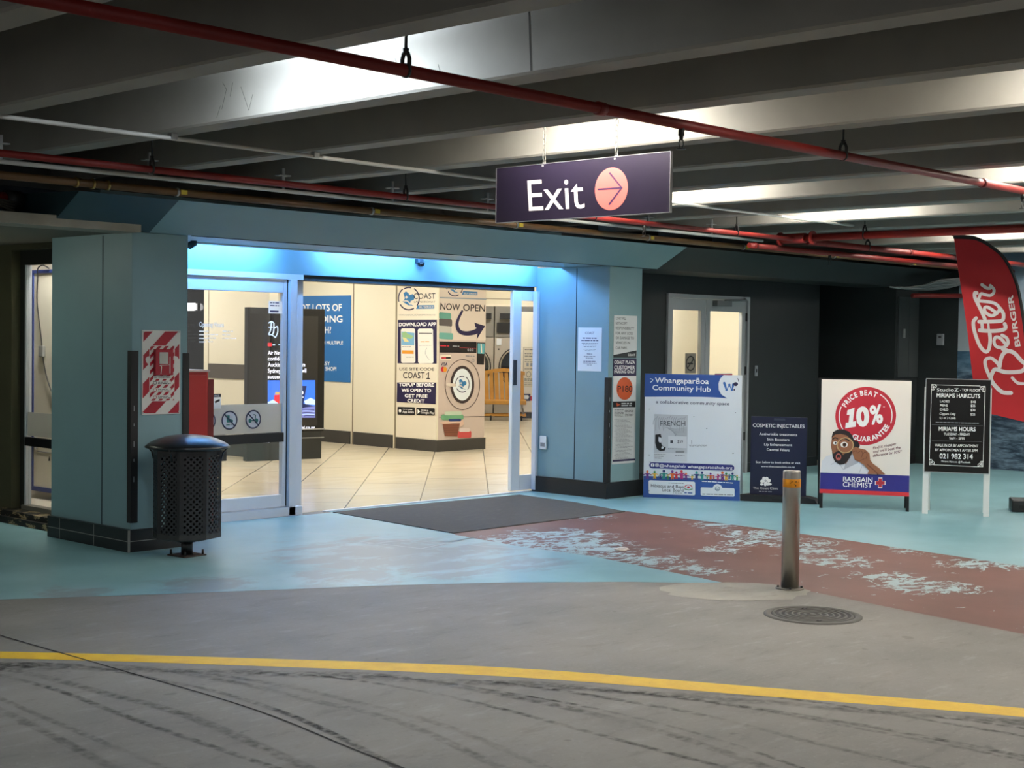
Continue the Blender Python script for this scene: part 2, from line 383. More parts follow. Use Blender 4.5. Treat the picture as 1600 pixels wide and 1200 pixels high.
Y_B = [(0.95,8.95),(1.87,8.2),(2.6,7.53),(3.425,6.649),(4.23,5.661),(4.967,4.652),(5.528,3.593),(6.029,2.623),(6.42,1.57),(6.74,0.29),(6.94,-1.5)]
yt, yb = smooth_path(Y_T, 5), smooth_path(Y_B, 5)
flat('driveway_surface', yb + [(-5.9,-5.9),(-5.9,8.9)], 0.0006, M_ROAD, floor)
mb = MB()
for a, b, c, d in zip(yt, yt[1:], yb[1:], yb): mb.face([(p[0], p[1], 0.0016) for p in (a, b, c, d)])
mb.build('yellow_line', M_YEL, floor)
# sawn joint in the slab
mb = MB(); jl = smooth_path([(3.66,9.0),(3.687,7.158),(3.713,6.075),(3.729,4.988),(3.62,4.0),(3.55,2.5)], 6)
for p, q in zip(jl, jl[1:]): mb.face([(p[0]-0.006,p[1],0.002),(p[0]+0.006,p[1],0.002),(q[0]+0.006,q[1],0.002),(q[0]-0.006,q[1],0.002)])
mb.build('slab_joint', mat('joint_dark', '#2b2927', 0.9), floor)
# mortar patch beside the bollard
rnd = random.Random(3)
flat('mortar_patch', [(7.72+0.42*math.cos(a)*rnd.uniform(.85,1.1)*0.75-0.28*math.sin(a), 5.28-0.42*math.cos(a)*0.85*rnd.uniform(.85,1.1)-0.2*math.sin(a)) for a in [2*PI*k/26 for k in range(26)]], 0.0018, concrete_mat('mortar', '#8f8b80', '#a09b8e'), floor)
# tyre marks
def tyre_mat():
    m = bpy.data.materials.new('tyre_rubber_marks'); m.use_nodes = True; nt = m.node_tree; b = nt.nodes['Principled BSDF']; b.inputs['Base Color'].default_value = lin('#2c2a28'); b.inputs['Roughness'].default_value = 0.7
    uv = nt.nodes.new('ShaderNodeUVMap'); sx = nt.nodes.new('ShaderNodeSeparateXYZ'); nt.links.new(uv.outputs[0], sx.inputs[0])
    tc = nt.nodes.new('ShaderNodeTexCoord'); n = nt.nodes.new('ShaderNodeTexNoise'); n.inputs['Scale'].default_value = 22; n.inputs['Detail'].default_value = 5; nt.links.new(tc.outputs['Object'], n.inputs['Vector'])
    n3 = nt.nodes.new('ShaderNodeTexNoise'); n3.inputs['Scale'].default_value = 1.5; n3.inputs['Detail'].default_value = 3; nt.links.new(tc.outputs['Object'], n3.inputs['Vector'])
    def mth(op, a, b_):
        k = nt.nodes.new('ShaderNodeMath'); k.operation = op; k.use_clamp = True
        for i, v in enumerate((a, b_)):
            if hasattr(v, 'is_linked'): nt.links.new(v, k.inputs[i])
            else: k.inputs[i].default_value = v
        return k.outputs[0]
    def ramp(v, lo, hi):
        k = nt.nodes.new('ShaderNodeMapRange'); k.inputs[1].default_value = lo; k.inputs[2].default_value = hi; nt.links.new(v, k.inputs[0]); return k.outputs[0]
    f = mth('MULTIPLY', sx.outputs[1], ramp(n.outputs['Fac'], 0.36, 0.66)); f = mth('MULTIPLY', f, ramp(n3.outputs['Fac'], 0.30, 0.66)); f = mth('MULTIPLY', f, 1.0)
    nt.links.new(f, b.inputs['Alpha']); return m
M_TYRE = tyre_mat()
def tyre_strip(path, width, k=1.0):
    p = smooth_path(path, 7); bm = bmesh.new(); uvl = bm.loops.layers.uv.new('UVMap'); n = len(p); rows = []
    for i, (x, y) in enumerate(p):
        a = p[max(i-1,0)]; b = p[min(i+1,n-1)]; d = math.hypot(b[0]-a[0], b[1]-a[1]) or 1; nx, ny = -(b[1]-a[1])/d, (b[0]-a[0])/d
        ends = min(1, i/4, (n-1-i)/4)
        rows.append([(bm.verts.new((x+nx*width*t, y+ny*width*t, 0.0022)), v*ends*k) for t, v in ((-0.5,0),(-0.28,0.8),(0,1),(0.28,0.8),(0.5,0))])
    for r0, r1 in zip(rows, rows[1:]):
        for j in range(4):
            q = (r0[j], r0[j+1], r1[j+1], r1[j]); f = bm.faces.new([v for v, _ in q])
            for lp, (_, val) in zip(f.loops, q): lp[uvl].uv = (0.5, val)
    me = bpy.data.meshes.new('tyre_mark'); bm.to_mesh(me); bm.free(); o = bpy.data.objects.new('tyre_mark', me); COL.objects.link(o); me.materials.append(M_TYRE); o.parent = floor
rt = random.Random(11)
def yl(x):    # the y of the yellow line's near edge at x
    for a, b in zip(Y_B, Y_B[1:]):
        if a[0] <= x <= b[0]: return a[1]+(b[1]-a[1])*(x-a[0])/(b[0]-a[0])
    return Y_B[-1][1]
for k, x in enumerate([1.9,2.1,2.45,2.6,2.95,3.05,3.3,3.42,3.8,4.0,4.12,4.5,4.72,4.8,5.05,5.35,5.42,5.75,5.95]):
    y1 = yl(x); x2 = x+rt.uniform(-.06,.06); o1 = rt.uniform(0.18, 0.34)
    xt = x-rt.uniform(0.25,0.5); yt_ = yl(max(xt, 1.0))-rt.uniform(0.12,0.25)
    dv = rt.uniform(-0.25, 0.12)
    tyre_strip([(x2-0.12+dv*2,y1-4.2),(x2-0.06+dv,y1-2.8),(x2,y1-1.6),(x,y1-0.95),(x-0.05,y1-o1-0.25),(x-0.18,(y1-o1+yt_)/2+0.02),(xt,yt_)], rt.uniform(0.03,0.075), rt.uniform(0.5,1.0))
for k in range(7):
    x = 2.4+k*0.62; xs = [x+0.18*i for i in range(8)]
    tyre_strip([(q, yl(min(q,6.9))-0.16-0.12*abs(math.sin(i*0.9+k))) for i, q in enumerate(xs)], rt.uniform(0.08,0.2), rt.uniform(0.3,0.65))

# ------------------------------------------------------------------ ceiling: slab with downstand ribs
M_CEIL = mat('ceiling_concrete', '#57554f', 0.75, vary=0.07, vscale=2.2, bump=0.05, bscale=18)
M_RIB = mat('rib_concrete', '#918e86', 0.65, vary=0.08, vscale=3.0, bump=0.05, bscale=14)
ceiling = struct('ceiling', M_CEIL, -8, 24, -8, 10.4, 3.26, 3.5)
RIB0, RSTEP, ZC = 2.545, 1.05, 2.75
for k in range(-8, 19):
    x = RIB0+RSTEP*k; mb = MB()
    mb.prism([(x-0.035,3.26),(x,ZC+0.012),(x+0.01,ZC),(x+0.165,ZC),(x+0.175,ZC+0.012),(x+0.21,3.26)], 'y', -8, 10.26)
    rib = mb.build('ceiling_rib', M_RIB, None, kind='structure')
    if k == 2:
        fx = lambda z: x-0.035*(z-ZC)/0.51-0.0015
        def mark(y0, z0, y1, z1, w): 
            q = MB(); q.face([(fx(z0),y0-w,z0),(fx(z0),y0+w,z0),(fx(z1),y1+w,z1),(fx(z1),y1-w,z1)]); return q.build('surface_crack', mat('crack_dark', '#4c4b48', 0.9), rib)
        mark(4.285, 2.763, 4.285, 3.2, 0.003)
        for y0, z0, y1, z1 in ((6.55,2.82,6.50,2.92),(6.50,2.92,6.53,2.96),(6.60,2.78,6.56,2.84),(6.37,2.92,6.31,2.79),(6.27,2.87,6.31,2.79),(6.44,2.95,6.47,2.88),(5.15,2.92,5.13,2.87),(4.86,2.86,4.84,2.80)): mark(y0, z0, y1, z1, 0.002)

# ------------------------------------------------------------------ lamps of the car park: battens high in the recesses
M_BAT = mat('batten_white', '#e8e8e6', 0.4)
M_TC = emat('tube_cool', '#e6f2ff', TUBE_COOL); M_TW = emat('tube_warm', '#fff9f0', TUBE_WARM)
def batten(x, y, warm=True, z=3.03, along='y', length=1.25, group='batten lights between ceiling ribs'):
    t = thing('batten_light', 'white fluorescent batten light with two tubes, high in a ceiling recess between concrete ribs', 'light', (x, y, z), 0 if along == 'y' else -PI/2, group)
    L = length/2
    MB().prism([(-0.06,0),(-0.045,-0.05),(0.045,-0.05),(0.06,0)], 'y', -L, L).build('housing', M_BAT, t)
    for q in (-L*0.6, L*0.6): MB().tube([(0,q,0),(0,q,3.26-z)], 0.006, 8).build('drop_rod', M_BAT, t)
    for s in (-0.03, 0.03):
        MB().tube([(s, -L+0.03, -0.068), (s, L-0.03, -0.068)], 0.013, 8).build('tube', M_TW if warm else M_TC, t)
    for s in (-L+0.015, L-0.015): bx('tube_holder', M_BAT, t, -0.05, 0.05, s-0.015, s+0.015, -0.085, -0.05)
    return t
def rec(k): return RIB0+RSTEP*k-0.44       # middle of the recess before rib k
batten(rec(2), 5.55, False)
for k, y in ((4,5.5),(4,2.35),(7,7.2),(7,4.0),(9,7.0),(9,3.8),(12,6.9),(12,4.0),(14,6.9),(14,3.8)): batten(rec(k), y)
batten(rec(0), 0.2, False); batten(rec(7), 0.6); batten(rec(9), 0.4)

t = thing('batten_light', 'added unseen warm white batten light under the low soffit beside the olive side wall', 'light', (4.5, 10.9, 2.34), -PI/2)  # unseen lamp, added to light the left column and olive wall
bx('housing', M_BAT, t, -0.05, 0.05, -0.6, 0.6, -0.05, 0.0)
for s_ in (-0.03, 0.03): MB().tube([(s_,-0.58,-0.065),(s_,0.58,-0.065)], 0.013, 8).build('tube', emat('tube_side', '#f0f8e6', 11.0), t)
# ------------------------------------------------------------------ shopfront: beam over the entrance, columns
M_BLUE = mat('blue_wall_paint', '#7d9ca1', 0.5, vary=0.03, vscale=3, bump=0.02, bscale=25)
M_BLUED = mat('dark_teal_wall', '#2f4a52', 0.55, vary=0.05, vscale=3)
M_BLACKW = mat('charcoal_wall_paint', '#212627', 0.6, vary=0.06, vscale=3)
M_GREEN = mat('olive_wall_paint', '#47452f', 0.7, vary=0.06, vscale=3)
M_SKIRT = mat('black_skirting_tile', '#17181a', 0.35)
M_GROUT = mat('skirting_grout', '#8d8c86', 0.8)
prof = [(9.25,2.345),(8.87,2.56),(9.93,2.60),(9.93,2.345)]
MB().prism(prof, 'x', 5.92, 12.0).build('wall_front_beam', M_BLUE, None, kind='structure')
struct('lit_edge_strip', mat('painted_lit_edge', '#c3cdcf', 0.5), 6.3, 11.24, 9.86, 9.93, 2.335, 2.345); struct('gap_shade_strip', mat('painted_gap_shade', '#14191b', 0.8), 6.3, 12.0, 9.252, 9.275, 2.341, 2.345)  # pale strip paints a lit edge, black strip a groove's shade, under the beam
MB().prism(prof, 'x', 5.13, 5.92).build('wall_front_beam_end', M_BLUED, None, kind='structure')  # left end of the beam, darker teal than the rest
MB().prism(prof, 'x', 12.0, 17.85).build('wall_front_beam_dark', M_BLACKW, None, kind='structure')
struct('wall_front_header', M_BLUE, 6.27, 11.255, 10.25, 10.55, 2.148, 2.70)
struct('wall_front_upper', M_CEIL, 5.13, 17.85, 10.26, 10.54, 2.70, 3.26)
struct('ceiling_recess', M_BLUE, 5.92, 11.26, 9.93, 10.26, 2.62, 2.7)
struct('wall_front_lintel', M_BLACKW, 8.15, 11.24, 10.28, 10.5, 2.10, 2.148)
def column(name, x0, x1, y0, y1, seam, guard=()):
    c = bx(name, M_BLUE, None, x0, x1, y0, y1, 0.0, 2.345, kind='structure', bevel=0.006)
    bx('panel_seam', mat('seam_dark', '#1f3238', 0.8), c, x0-0.0015, x0+0.01, seam-0.006, seam+0.006, 0.16, 2.33)
    bx('skirting', M_SKIRT, c, x0-0.035, x1+0.035 if x1 < 8 else x1+0.05, y0-0.022, y1-0.01, 0.0, 0.165)
    mb = MB(); mb.box(x0-0.0365, x1+0.03, y0-0.0235, y1-0.01, 0.078, 0.083)
    for yy in (y0+0.45, y0+0.95): mb.box(x0-0.0365, x0, yy, yy+0.005, 0.0, 0.165)
    mb.box(x0-0.037, x0-0.02, y0-0.024, y0-0.017, 0, 0.165)
    if x1 < 8: mb.build('grout', M_GROUT, c)
    else: mb.bm.free()
    return c
cl = column('wall_column_left', 5.79, 6.27, 9.27, 10.42, 9.67)
cr = column('wall_column_right', 11.255, 11.78, 9.27, 10.27, 9.706)
# lamps hidden behind the beam light the header
M_COVE = emat('cove_tube', '#74b4ff', COVE)
for i, x in enumerate((7.2, 8.95, 10.55)):
    t = thing('batten_light', 'slim cool white batten light behind the blue beam over the entrance', 'light', (x, 10.03, 2.62), 0, 'batten lights over the entrance')
    bx('housing', M_BAT, t, -0.62, 0.62, -0.03, 0.03, -0.225, 0.0)
    MB().tube([(-0.6, 0, -0.243), (0.6, 0, -0.243)], 0.013, 8).build('tube', M_COVE, t)

# left flank: olive wall with a glazed shop door, pale concrete ledge above
ledge_m = mat('pale_concrete', '#9a9587', 0.8, vary=0.1, vscale=5, bump=0.1, bscale=30)
struct('trim_1', ledge_m, 2.4, 5.8, 9.17, 9.45, 2.335, 2.412)
struct('ceiling_2', mat('soffit_grey', '#6a675c', 0.8), 2.4, 6.02, 9.45, 13.2, 2.34, 2.42)
struct('wall_back', M_BLACKW, 2.0, 6.02, 13.2, 13.3, 0, 3.26)
struct('wall_back_upper', M_BLACKW, 2.0, 5.95, 10.3, 10.4, 2.42, 3.26)
mb = MB(); mb.box(6.02, 6.2, 11.50, 13.2, 0.0, 2.34); mb.box(6.02, 6.2, 10.42, 11.5, 2.29, 2.345); mb.box(6.02, 6.2, 10.42, 10.62, 0.10, 2.29); mb.build('wall_left', M_GREEN, None, kind='structure')
def peel_mat():
    t = NT('worn_black_step_paint', 0.6); n = t.noise(7, 8, 0.7, t.map(scale=(1,1,2.5))); c = t.mix(t.ramp(n, 0.52, 0.56), '#191814', '#a08f6c'); return t.done(c, n, 0.3)
mb = MB(); mb.box(5.90, 6.22, 10.42, 13.2, 0.0, 0.055); mb.box(5.94, 6.22, 10.42, 13.2, 0.055, 0.10)
mb.build('trim_2', peel_mat(), None, kind='structure')
M_ALU = mat('door_aluminium', '#d0d6dd', 0.4, 0.0, 0.5)
M_ALUD = mat('dark_door_frame', '#23241f', 0.5)
M_GLASS = glass('clear_glass'); M_FROST = glass('grey_frosted_film', mixdiff=0.78, diff='#c6c7c3'); M_BAND = mat('black_crash_rail', '#0c0c0d', 0.4)
d = bx('door_1', M_ALUD, None, 6.10, 6.17, 11.44, 11.50, 0.10, 2.29, kind='structure')
bx('top_rail', M_ALUD, d, 6.10, 6.17, 10.62, 11.44, 2.17, 2.29); bx('bottom_rail', mat('grey_sill', '#77756b', 0.6), d, 6.08, 6.17, 10.62, 11.44, 0.10, 0.135)
bx('stile', M_ALU, d, 6.11, 6.16, 11.415, 11.44, 0.135, 2.17)
bx('glass_pane', M_GLASS, d, 6.13, 6.138, 10.62, 11.415, 0.135, 2.17)
bx('frosted_band', M_FROST, d, 6.124, 6.129, 10.62, 11.413, 0.725, 0.925); bx('crash_rail', M_BAND, d, 6.10, 6.129, 10.62, 11.42, 0.64, 0.715)
# small shop behind that door
M_CREAM = mat('cream_wall', '#e2d8bd', 0.6, vary=0.03, vscale=1.5)
M_SHOPF = mat('pale_shop_floor', '#cbc3b2', 0.35)
MB().prism([(6.2,10.5),(6.72,10.5),(8.38,12.9),(8.38,13.2),(6.2,13.2)], 'z', 0.0, 0.08).build('floor_2', M_SHOPF, None, kind='structure')
mb = MB(); mb.box(6.2, 8.45, 13.2, 13.3, 0, 2.9); mb.box(6.29, 6.72, 10.44, 10.5, 0, 2.9); mb.prism([(6.72,10.45),(8.43,12.9),(8.38,12.93),(6.68,10.5)], 'z', 0, 2.9); mb.box(8.38, 8.43, 12.9, 13.2, 0, 2.9)
mb.build('wall_left_shop', mat('shop_wall', '#d8d2c4', 0.7), None, kind='structure')
MB().prism([(6.02,10.44),(6.72,10.44),(8.45,12.9),(8.45,13.3),(6.02,13.3)], 'z', 2.9, 2.94).build('ceiling_3', M_CEIL, None, kind='structure')

# right flank: charcoal wall with double door
DX0, DX1, DY = 13.22, 14.86, 10.05
mb = MB(); mb.box(11.78, DX0, DY, DY+0.12, 0, 3.26); mb.box(DX1, 16.50, DY, DY+0.12, 0, 3.26); mb.box(DX0, DX1, DY, DY+0.12, 2.145, 3.26); mb.box(16.4, 16.5, DY+0.12, 10.9, 0, 3.26); mb.box(16.4, 18.0, 10.9, 11.0, 0, 3.26)
mb.build('wall_right', M_BLACKW, None, kind='structure')
struct('wall_right_block', M_BLACKW, 17.25, 17.85, 9.36, 10.9, 0, 2.56); struct('wall_right_end', M_BLACKW, 17.85, 18.0, 8.78, 10.9, 0, 3.26)
struct('baseboard_right', M_SKIRT, 11.83, DX0, DY-0.012, DY, 0, 0.12); struct('baseboard_right_2', M_SKIRT, DX1, 16.5, DY-0.012, DY, 0, 0.12)
struct('baseboard_right_3', M_SKIRT, 17.25, 17.84, 9.348, 9.36, 0, 0.12)
M_DOORF = mat('grey_white_door_frame', '#9fa3a6', 0.5)
d2 = bx('door_2', M_DOORF, None, DX0, DX0+0.04, DY-0.03, DY+0.10, 0, 2.145, kind='structure'); bx('frame_jamb', M_DOORF, d2, DX1-0.04, DX1, DY-0.03, DY+0.10, 0, 2.145); bx('frame_head', M_DOORF, d2, DX0+0.04, DX1-0.04, DY-0.03, DY+0.10, 2.10, 2.145)
xm = 13.985
for x0, x1 in ((DX0+0.04, xm-0.005), (xm+0.005, DX1-0.04)):
    mb = MB(); mb.box(x0, x0+0.085, DY, DY+0.045, 0.02, 2.095); mb.box(x1-0.085, x1, DY, DY+0.045, 0.02, 2.095); mb.box(x0+0.085, x1-0.085, DY, DY+0.045, 1.96, 2.095); mb.box(x0+0.085, x1-0.085, DY, DY+0.045, 0.02, 0.28)
    lf = mb.build('door_leaf', M_DOORF, d2); 
    o = bx('glass_pane', M_GLASS, lf, x0+0.085, x1-0.085, DY+0.018, DY+0.026, 0.28, 1.96)
    for z in (0.4, 1.2, 1.85): bx('hinge', mat('black_metal', '#151617', 0.45), lf, *((x1-0.012, x1+0.012) if x0 > 13.5 else (x0-0.012, x0+0.012)), DY-0.02, DY, z, z+0.1)
bx('door_closer', mat('closer_grey', '#6f7375', 0.4), d2, 14.12, 14.42, DY-0.07, DY, 2.02, 2.085); MB().tube([(14.3,DY-0.05,2.09),(14.62,DY-0.14,2.10),(14.75,DY-0.02,2.12)], 0.012, 8).build('closer_arm', mat('closer_grey', '#6f7375', 0.4), d2)
bx('lock_plate', mat('black_metal', '#151617', 0.45), d2, xm-0.05, xm-0.015, DY-0.012, DY, 1.0, 1.16)
mb = MB(); mb.box(12.6, 15.6, 11.4, 11.5, 0, 2.6); mb.box(12.6, 12.65, DY+0.12, 11.4, 0, 2.6); mb.box(15.55, 15.6, DY+0.12, 11.4, 0, 2.6); mb.build('wall_lobby', mat('lobby_cream', '#e6dfcb', 0.6), None, kind='structure')
struct('ceiling_4', mat('white_ceiling', '#e8e6e0', 0.7), 12.6, 15.6, DY+0.12, 11.5, 2.6, 2.68); struct('floor_3', M_SHOPF, 12.6, 15.6, 10.17, 11.4, -0.05, 0.002)
bx('wall_pilaster', mat('lobby_cream', '#e6dfcb', 0.6), None, 14.02, 15.55, 11.2, 11.4, 0, 2.6, kind='structure')

# printed sea mural closing the bay on the right
def sea_mat():
    t = NT('sea_mural_print', 0.45, 0.4); s = t.nt.nodes.new('ShaderNodeSeparateXYZ'); t.l(t.tc, s.inputs[0]); z = s.outputs[2]
    sky = t.mix(t.ramp(z, 1.5, 2.7), '#a9b3bb', '#6f8496')
    v = t.map(scale=(1, 1.0, 5.0)); n = t.noise(2.6, 8, 0.62, v, 0.5); n2 = t.noise(9, 6, 0.6, v)
    sea = t.mix(t.ramp(t.math('ADD', t.math('MULTIPLY', n, 0.65), t.math('MULTIPLY', n2, 0.35)), 0.38, 0.66), '#1d3042', '#7d93a6')
    sea = t.mix(t.ramp(z, 1.46, 1.1, 0.7, 0.0), sea, '#3d6580')
    return t.done(t.mix(t.ramp(z, 1.512, 1.525), sea, sky))
mu = struct('wall_mural', sea_mat(), 17.85, 17.95, 3.0, 8.78, 0.0, 3.26)

# ------------------------------------------------------------------ shop interior
def tile_mat():
    t = NT('large_beige_tiles', 0.22, 0.5); v = t.map(rot=-PI/4, loc=(0.3,0.219,0))
    br = t.nt.nodes.new('ShaderNodeTexBrick'); br.offset = 0.5; br.inputs['Scale'].default_value = 1.0; br.inputs['Brick Width'].default_value = 1.24; br.inputs['Row Height'].default_value = 0.68; br.inputs['Mortar Size'].default_value = 0.006; br.inputs['Mortar Smooth'].default_value = 0.0
    br.inputs['Color1'].default_value = lin('#cdc2a8'); br.inputs['Color2'].default_value = lin('#d4c9b1'); br.inputs['Mortar'].default_value = lin('#5d5140')
    vr = t.map(rot=-PI/4); n_ = t.noise(1.6, 7, 0.6, t.map(rot=PI/4, scale=(0.6, 3.0, 1)))
    t.l(v, br.inputs['Vector']); c = t.mix(t.ramp(n_, 0.35, 0.7, 0, 0.35), br.outputs['Color'], '#b9ab8c'); return t.done(c)
struct('floor_4', tile_mat(), 6.25, 26, 10.32, 26, -0.05, 0.003)
M_DSK = mat('charcoal_skirting', '#3f3d3a', 0.5); M_PANEL = mat('cream_panel', '#e9e2cb', 0.5, vary=0.02, vscale=1); M_JOINT = mat('panel_joint', '#8d8168', 0.7)
struct('ceiling_5', mat('white_ceiling', '#e8e6e0', 0.7), 6.02, 26, 10.55, 26, 2.95, 3.05)
w1 = struct('wall_corridor_left', M_PANEL, 11.42, 11.56, 15.06, 16.5, 0.0, 2.95)
bx('dark_stripe', mat('taupe_stripe', '#57514a', 0.6), w1, 11.408, 11.42, 15.06, 16.38, 1.02, 1.215); bx('skirting', M_DSK, w1, 11.40, 11.42, 15.06, 16.38, 0, 0.27); bx('panel_joint', M_JOINT, w1, 11.417, 11.42, 16.385, 16.40, 0, 2.9)
struct('wall_corridor_far', mat('dark_shop_glass', '#0a0c0d', 0.12, spec=0.5), 11.46, 11.52, 16.5, 19.5, 0.0, 2.95)
w2 = struct('wall_corridor_right', M_PANEL, 14.03, 14.2, 15.5, 24, 0.0, 2.95)
w3 = struct('wall_pillar', M_PANEL, 14.03, 14.97, 14.64, 15.5, 0.0, 2.95)
bx('skirting', M_DSK, w3, 14.015, 14.985, 14.625, 15.49, 0.0, 0.165)
mb = MB(); mb.box(14.012, 14.03, 15.56, 16.42, 0, 0.19); mb.box(14.012, 14.03, 16.5, 24, 0, 0.19); mb.build('skirting', M_DSK, w2)
mb = MB(); mb.box(14.026, 14.03, 16.45, 16.47, 0, 2.9); mb.box(14.026, 14.03, 15.50, 15.53, 0, 2.9); mb.build('panel_joint', M_JOINT, w2)
struct('wall_corridor_end', M_PANEL, 11.5, 14.05, 23.9, 24, 0, 2.95)
# laundromat shell beyond the pillar
Rz = -PI/4
def dpt(depth, lat, z=0.0):   # a point straight ahead along the shop's tile direction
    return Vector((0.7281*depth+0.6855*lat, 0.6855*depth-0.7281*lat, z))
hd = MB().box(0, 1.9, 0, 0.12, 2.07, 2.95).build('wall_laundromat_header', M_PANEL, None, kind='structure'); hd.location = (14.97, 14.66, 0); hd.rotation_euler = (0,0,Rz)
bx('header_trim', mat('cream_trim', '#f0e8d4', 0.5), hd, 0, 1.9, -0.012, 0.0, 2.07, 2.10); bx('header_joint', M_JOINT, hd, 0, 1.9, -0.004, 0.0, 2.17, 2.18)
bw = MB().box(-2.2, 2.4, 0, 0.1, 0, 2.95).build('wall_laundromat_back', mat('laundry_wall', '#cfc8b6', 0.6), None, kind='structure'); bw.location = dpt(30.6, 0.1); bw.rotation_euler = (0,0,-0.8154)
bx('skirting', M_SKIRT, bw, -2.2, 2.4, -0.012, 0, 0, 0.13)
struct('wall_laundromat_right', M_PANEL, 17.6, 17.7, 12.0, 16.0, 0, 2.95)
# ceiling panels lighting the shop
M_LED = emat('led_panel_glow', '#fffaf2', PANEL)
pts = [(9.6,15.0),(10.4,16.8),(8.3,11.7),(10.4,13.0),(12.6,14.2),(12.7,16.6),(12.7,19.2),(12.7,11.9),(15.3,12.6),(17.0,15.6),(18.7,17.6),(20.4,19.4),(16.4,17.2)]
for x, y in pts:
    t = thing('ceiling_panel_light', 'square white panel light in the shop ceiling', 'light', (x, y, 2.95), 0, 'panel lights in the shop ceiling')
    MB().box(-0.3,0.3,-0.3,0.3,-0.012,0).build('diffuser', M_LED, t); mb = MB()
    for a in ((-0.32,-0.3,-0.32,0.32),(0.3,0.32,-0.32,0.32),(-0.3,0.3,-0.32,-0.3),(-0.3,0.3,0.3,0.32)): mb.box(*a, -0.015, 0)
    mb.build('frame', M_BAT, t)
t = thing('ceiling_panel_light', 'square white panel light in the lobby ceiling behind the grey double door', 'light', (14.0, 10.75, 2.6)); MB().box(-0.3,0.3,-0.2,0.2,-0.012,0).build('diffuser', emat('lobby_glow', '#fff8ea', 24.0), t)
t = thing('ceiling_panel_light', 'square white panel light in the small shop behind the olive wall', 'light', (6.40, 11.5, 2.9)); MB().box(-0.1,0.1,-0.4,0.4,-0.012,0).build('diffuser', emat('small_shop_glow', '#fffaf2', 45.0), t)
# ------------------------------------------------------------------ pipes under the ceiling
M_REDP = mat('red_pipe_paint', '#7d1a14', 0.5, vary=0.08, vscale=8); M_WHITEP = mat('white_pipe', '#c9c8c2', 0.45); M_BROWNP = mat('copper_brown_pipe', '#6e5030', 0.4, vary=0.12, vscale=9)
M_STEEL = mat('dark_steel', '#2c2c2b', 0.5, 0.3); M_GALV = mat('galvanised', '#a9abab', 0.4, 0.7)
def hanger(parent, x, y, z, r, top=3.25, along='x'):
    """threaded rod with a pear clamp round the pipe"""
    h = MB(); w = r*0.8
    h.tube([(x, y, z+r+0.042), (x, y, top)], 0.006, 8)
    ax = (lambda a, b: (x+a*0.0, y+a, b)) if along == 'x' else (lambda a, b: (x+a, y, b))
    h.tube([ax(-w, z-r*0.4), ax(-w*1.05, z+r+0.02), ax(-w*0.6, z+r+0.042), ax(w*0.6, z+r+0.042), ax(w*1.05, z+r+0.02), ax(w, z-r*0.4)], 0.009, 8)
    h.tube([(x-0.006,y,z),(x+0.006,y,z)] if along == 'x' else [(x,y-0.006,z),(x,y+0.006,z)], r+0.004, 16)
    h.lathe([(0.011, z+r+0.036),(0.013, z+r+0.062)], x, y, 8)
    return h.build('pipe_hanger', M_STEEL, parent)
def sprinkler(parent, x, y, z, r):
    h = MB(); h.lathe([(0.016, z-r-0.03), (0.016, z-r+0.01)], x, y, 10); h.lathe([(0.009, z-r-0.05),(0.011, z-r-0.03)], x, y, 8)
    h.tube([(x-0.014,y,z-r-0.05),(x-0.018,y,z-r-0.07),(x-0.006,y,z-r-0.092)], 0.003, 6); h.tube([(x+0.014,y,z-r-0.05),(x+0.018,y,z-r-0.07),(x+0.006,y,z-r-0.092)], 0.003, 6); h.box(x-0.015,x+0.015,y-0.004,y+0.004,z-r-0.053,z-r-0.048)
    h.lathe([(0.022, z-r-0.096),(0.022, z-r-0.092)], x, y, 14); return h.build('sprinkler_head', M_STEEL, parent)
def coupling(parent, x, y, z, r, m, along='x', l=0.05):
    d = (l/2,0,0) if along == 'x' else (0,l/2,0)
    return MB().tube([(x-d[0],y-d[1],z),(x+d[0],y+d[1],z)], r*1.22, 14).build('pipe_coupling', m, parent)
big = thing('sprinkler_pipe', 'long dark red sprinkler pipe crossing the ceiling in front of the exit sign', 'pipe', (0,4.23,2.65))
def rel(t, f): return f
P_ = lambda y, z, x0, x1: [(x0, y, z), (x1, y, z)]
def pipe_thing(name, label, y, z, r, x0, x1, m, hang=(), heads=(), coup=(), loc=None):
    t = thing(name, label, 'pipe', (0,0,0))
    MB().tube(P_(y, z, x0, x1), r, 16).build('pipe_run', m, t)
    for x in hang: hanger(t, x, y, z, r)
    for x in heads: sprinkler(t, x, y, z, r)
    for x in coup: coupling(t, x, y, z, r, m)
    return t
bpy.data.objects.remove(big)
pipe_thing('sprinkler_pipe', 'long dark red sprinkler pipe crossing the ceiling in front of the exit sign', 4.23, 2.645, 0.025, 1.2, 12.31, M_REDP, hang=(3.86,7.16,10.3), heads=(5.66,9.5), coup=(5.05,8.9))
pipe_thing('sprinkler_pipe', 'thin red sprinkler pipe running above the blue entrance beam', 7.82, 2.62, 0.022, 2.2, 12.30, M_REDP, hang=(5.02,7.15,9.28,11.35), coup=(8.6,), heads=(9.95,))
t = thing('sprinkler_pipe', 'red pipe running across the ribs from the tee above the haircut sign', 'pipe')
MB().tube([(12.36,7.98,2.63),(12.36,-2,2.63)], 0.037, 16).build('pipe_run', M_REDP, t)
MB().tube([(12.36,7.70,2.63),(12.36,7.95,2.63)], 0.05, 16).build('pipe_tee', M_REDP, t)
for y in (7.62, 7.99): MB().tube([(12.36,y-0.012,2.63),(12.36,y+0.012,2.63)], 0.066, 16).build('pipe_flange', M_REDP, t)
for y in (7.05, 4.6): hanger(t, 12.36, y, 2.63, 0.037, along='y')
pipe_thing('sprinkler_pipe', 'red pipe continuing to the flag beyond the tee, upper of two', 7.72, 2.60, 0.03, 12.43, 17.84, M_REDP, hang=(13.6,16.4), coup=(14.5,))
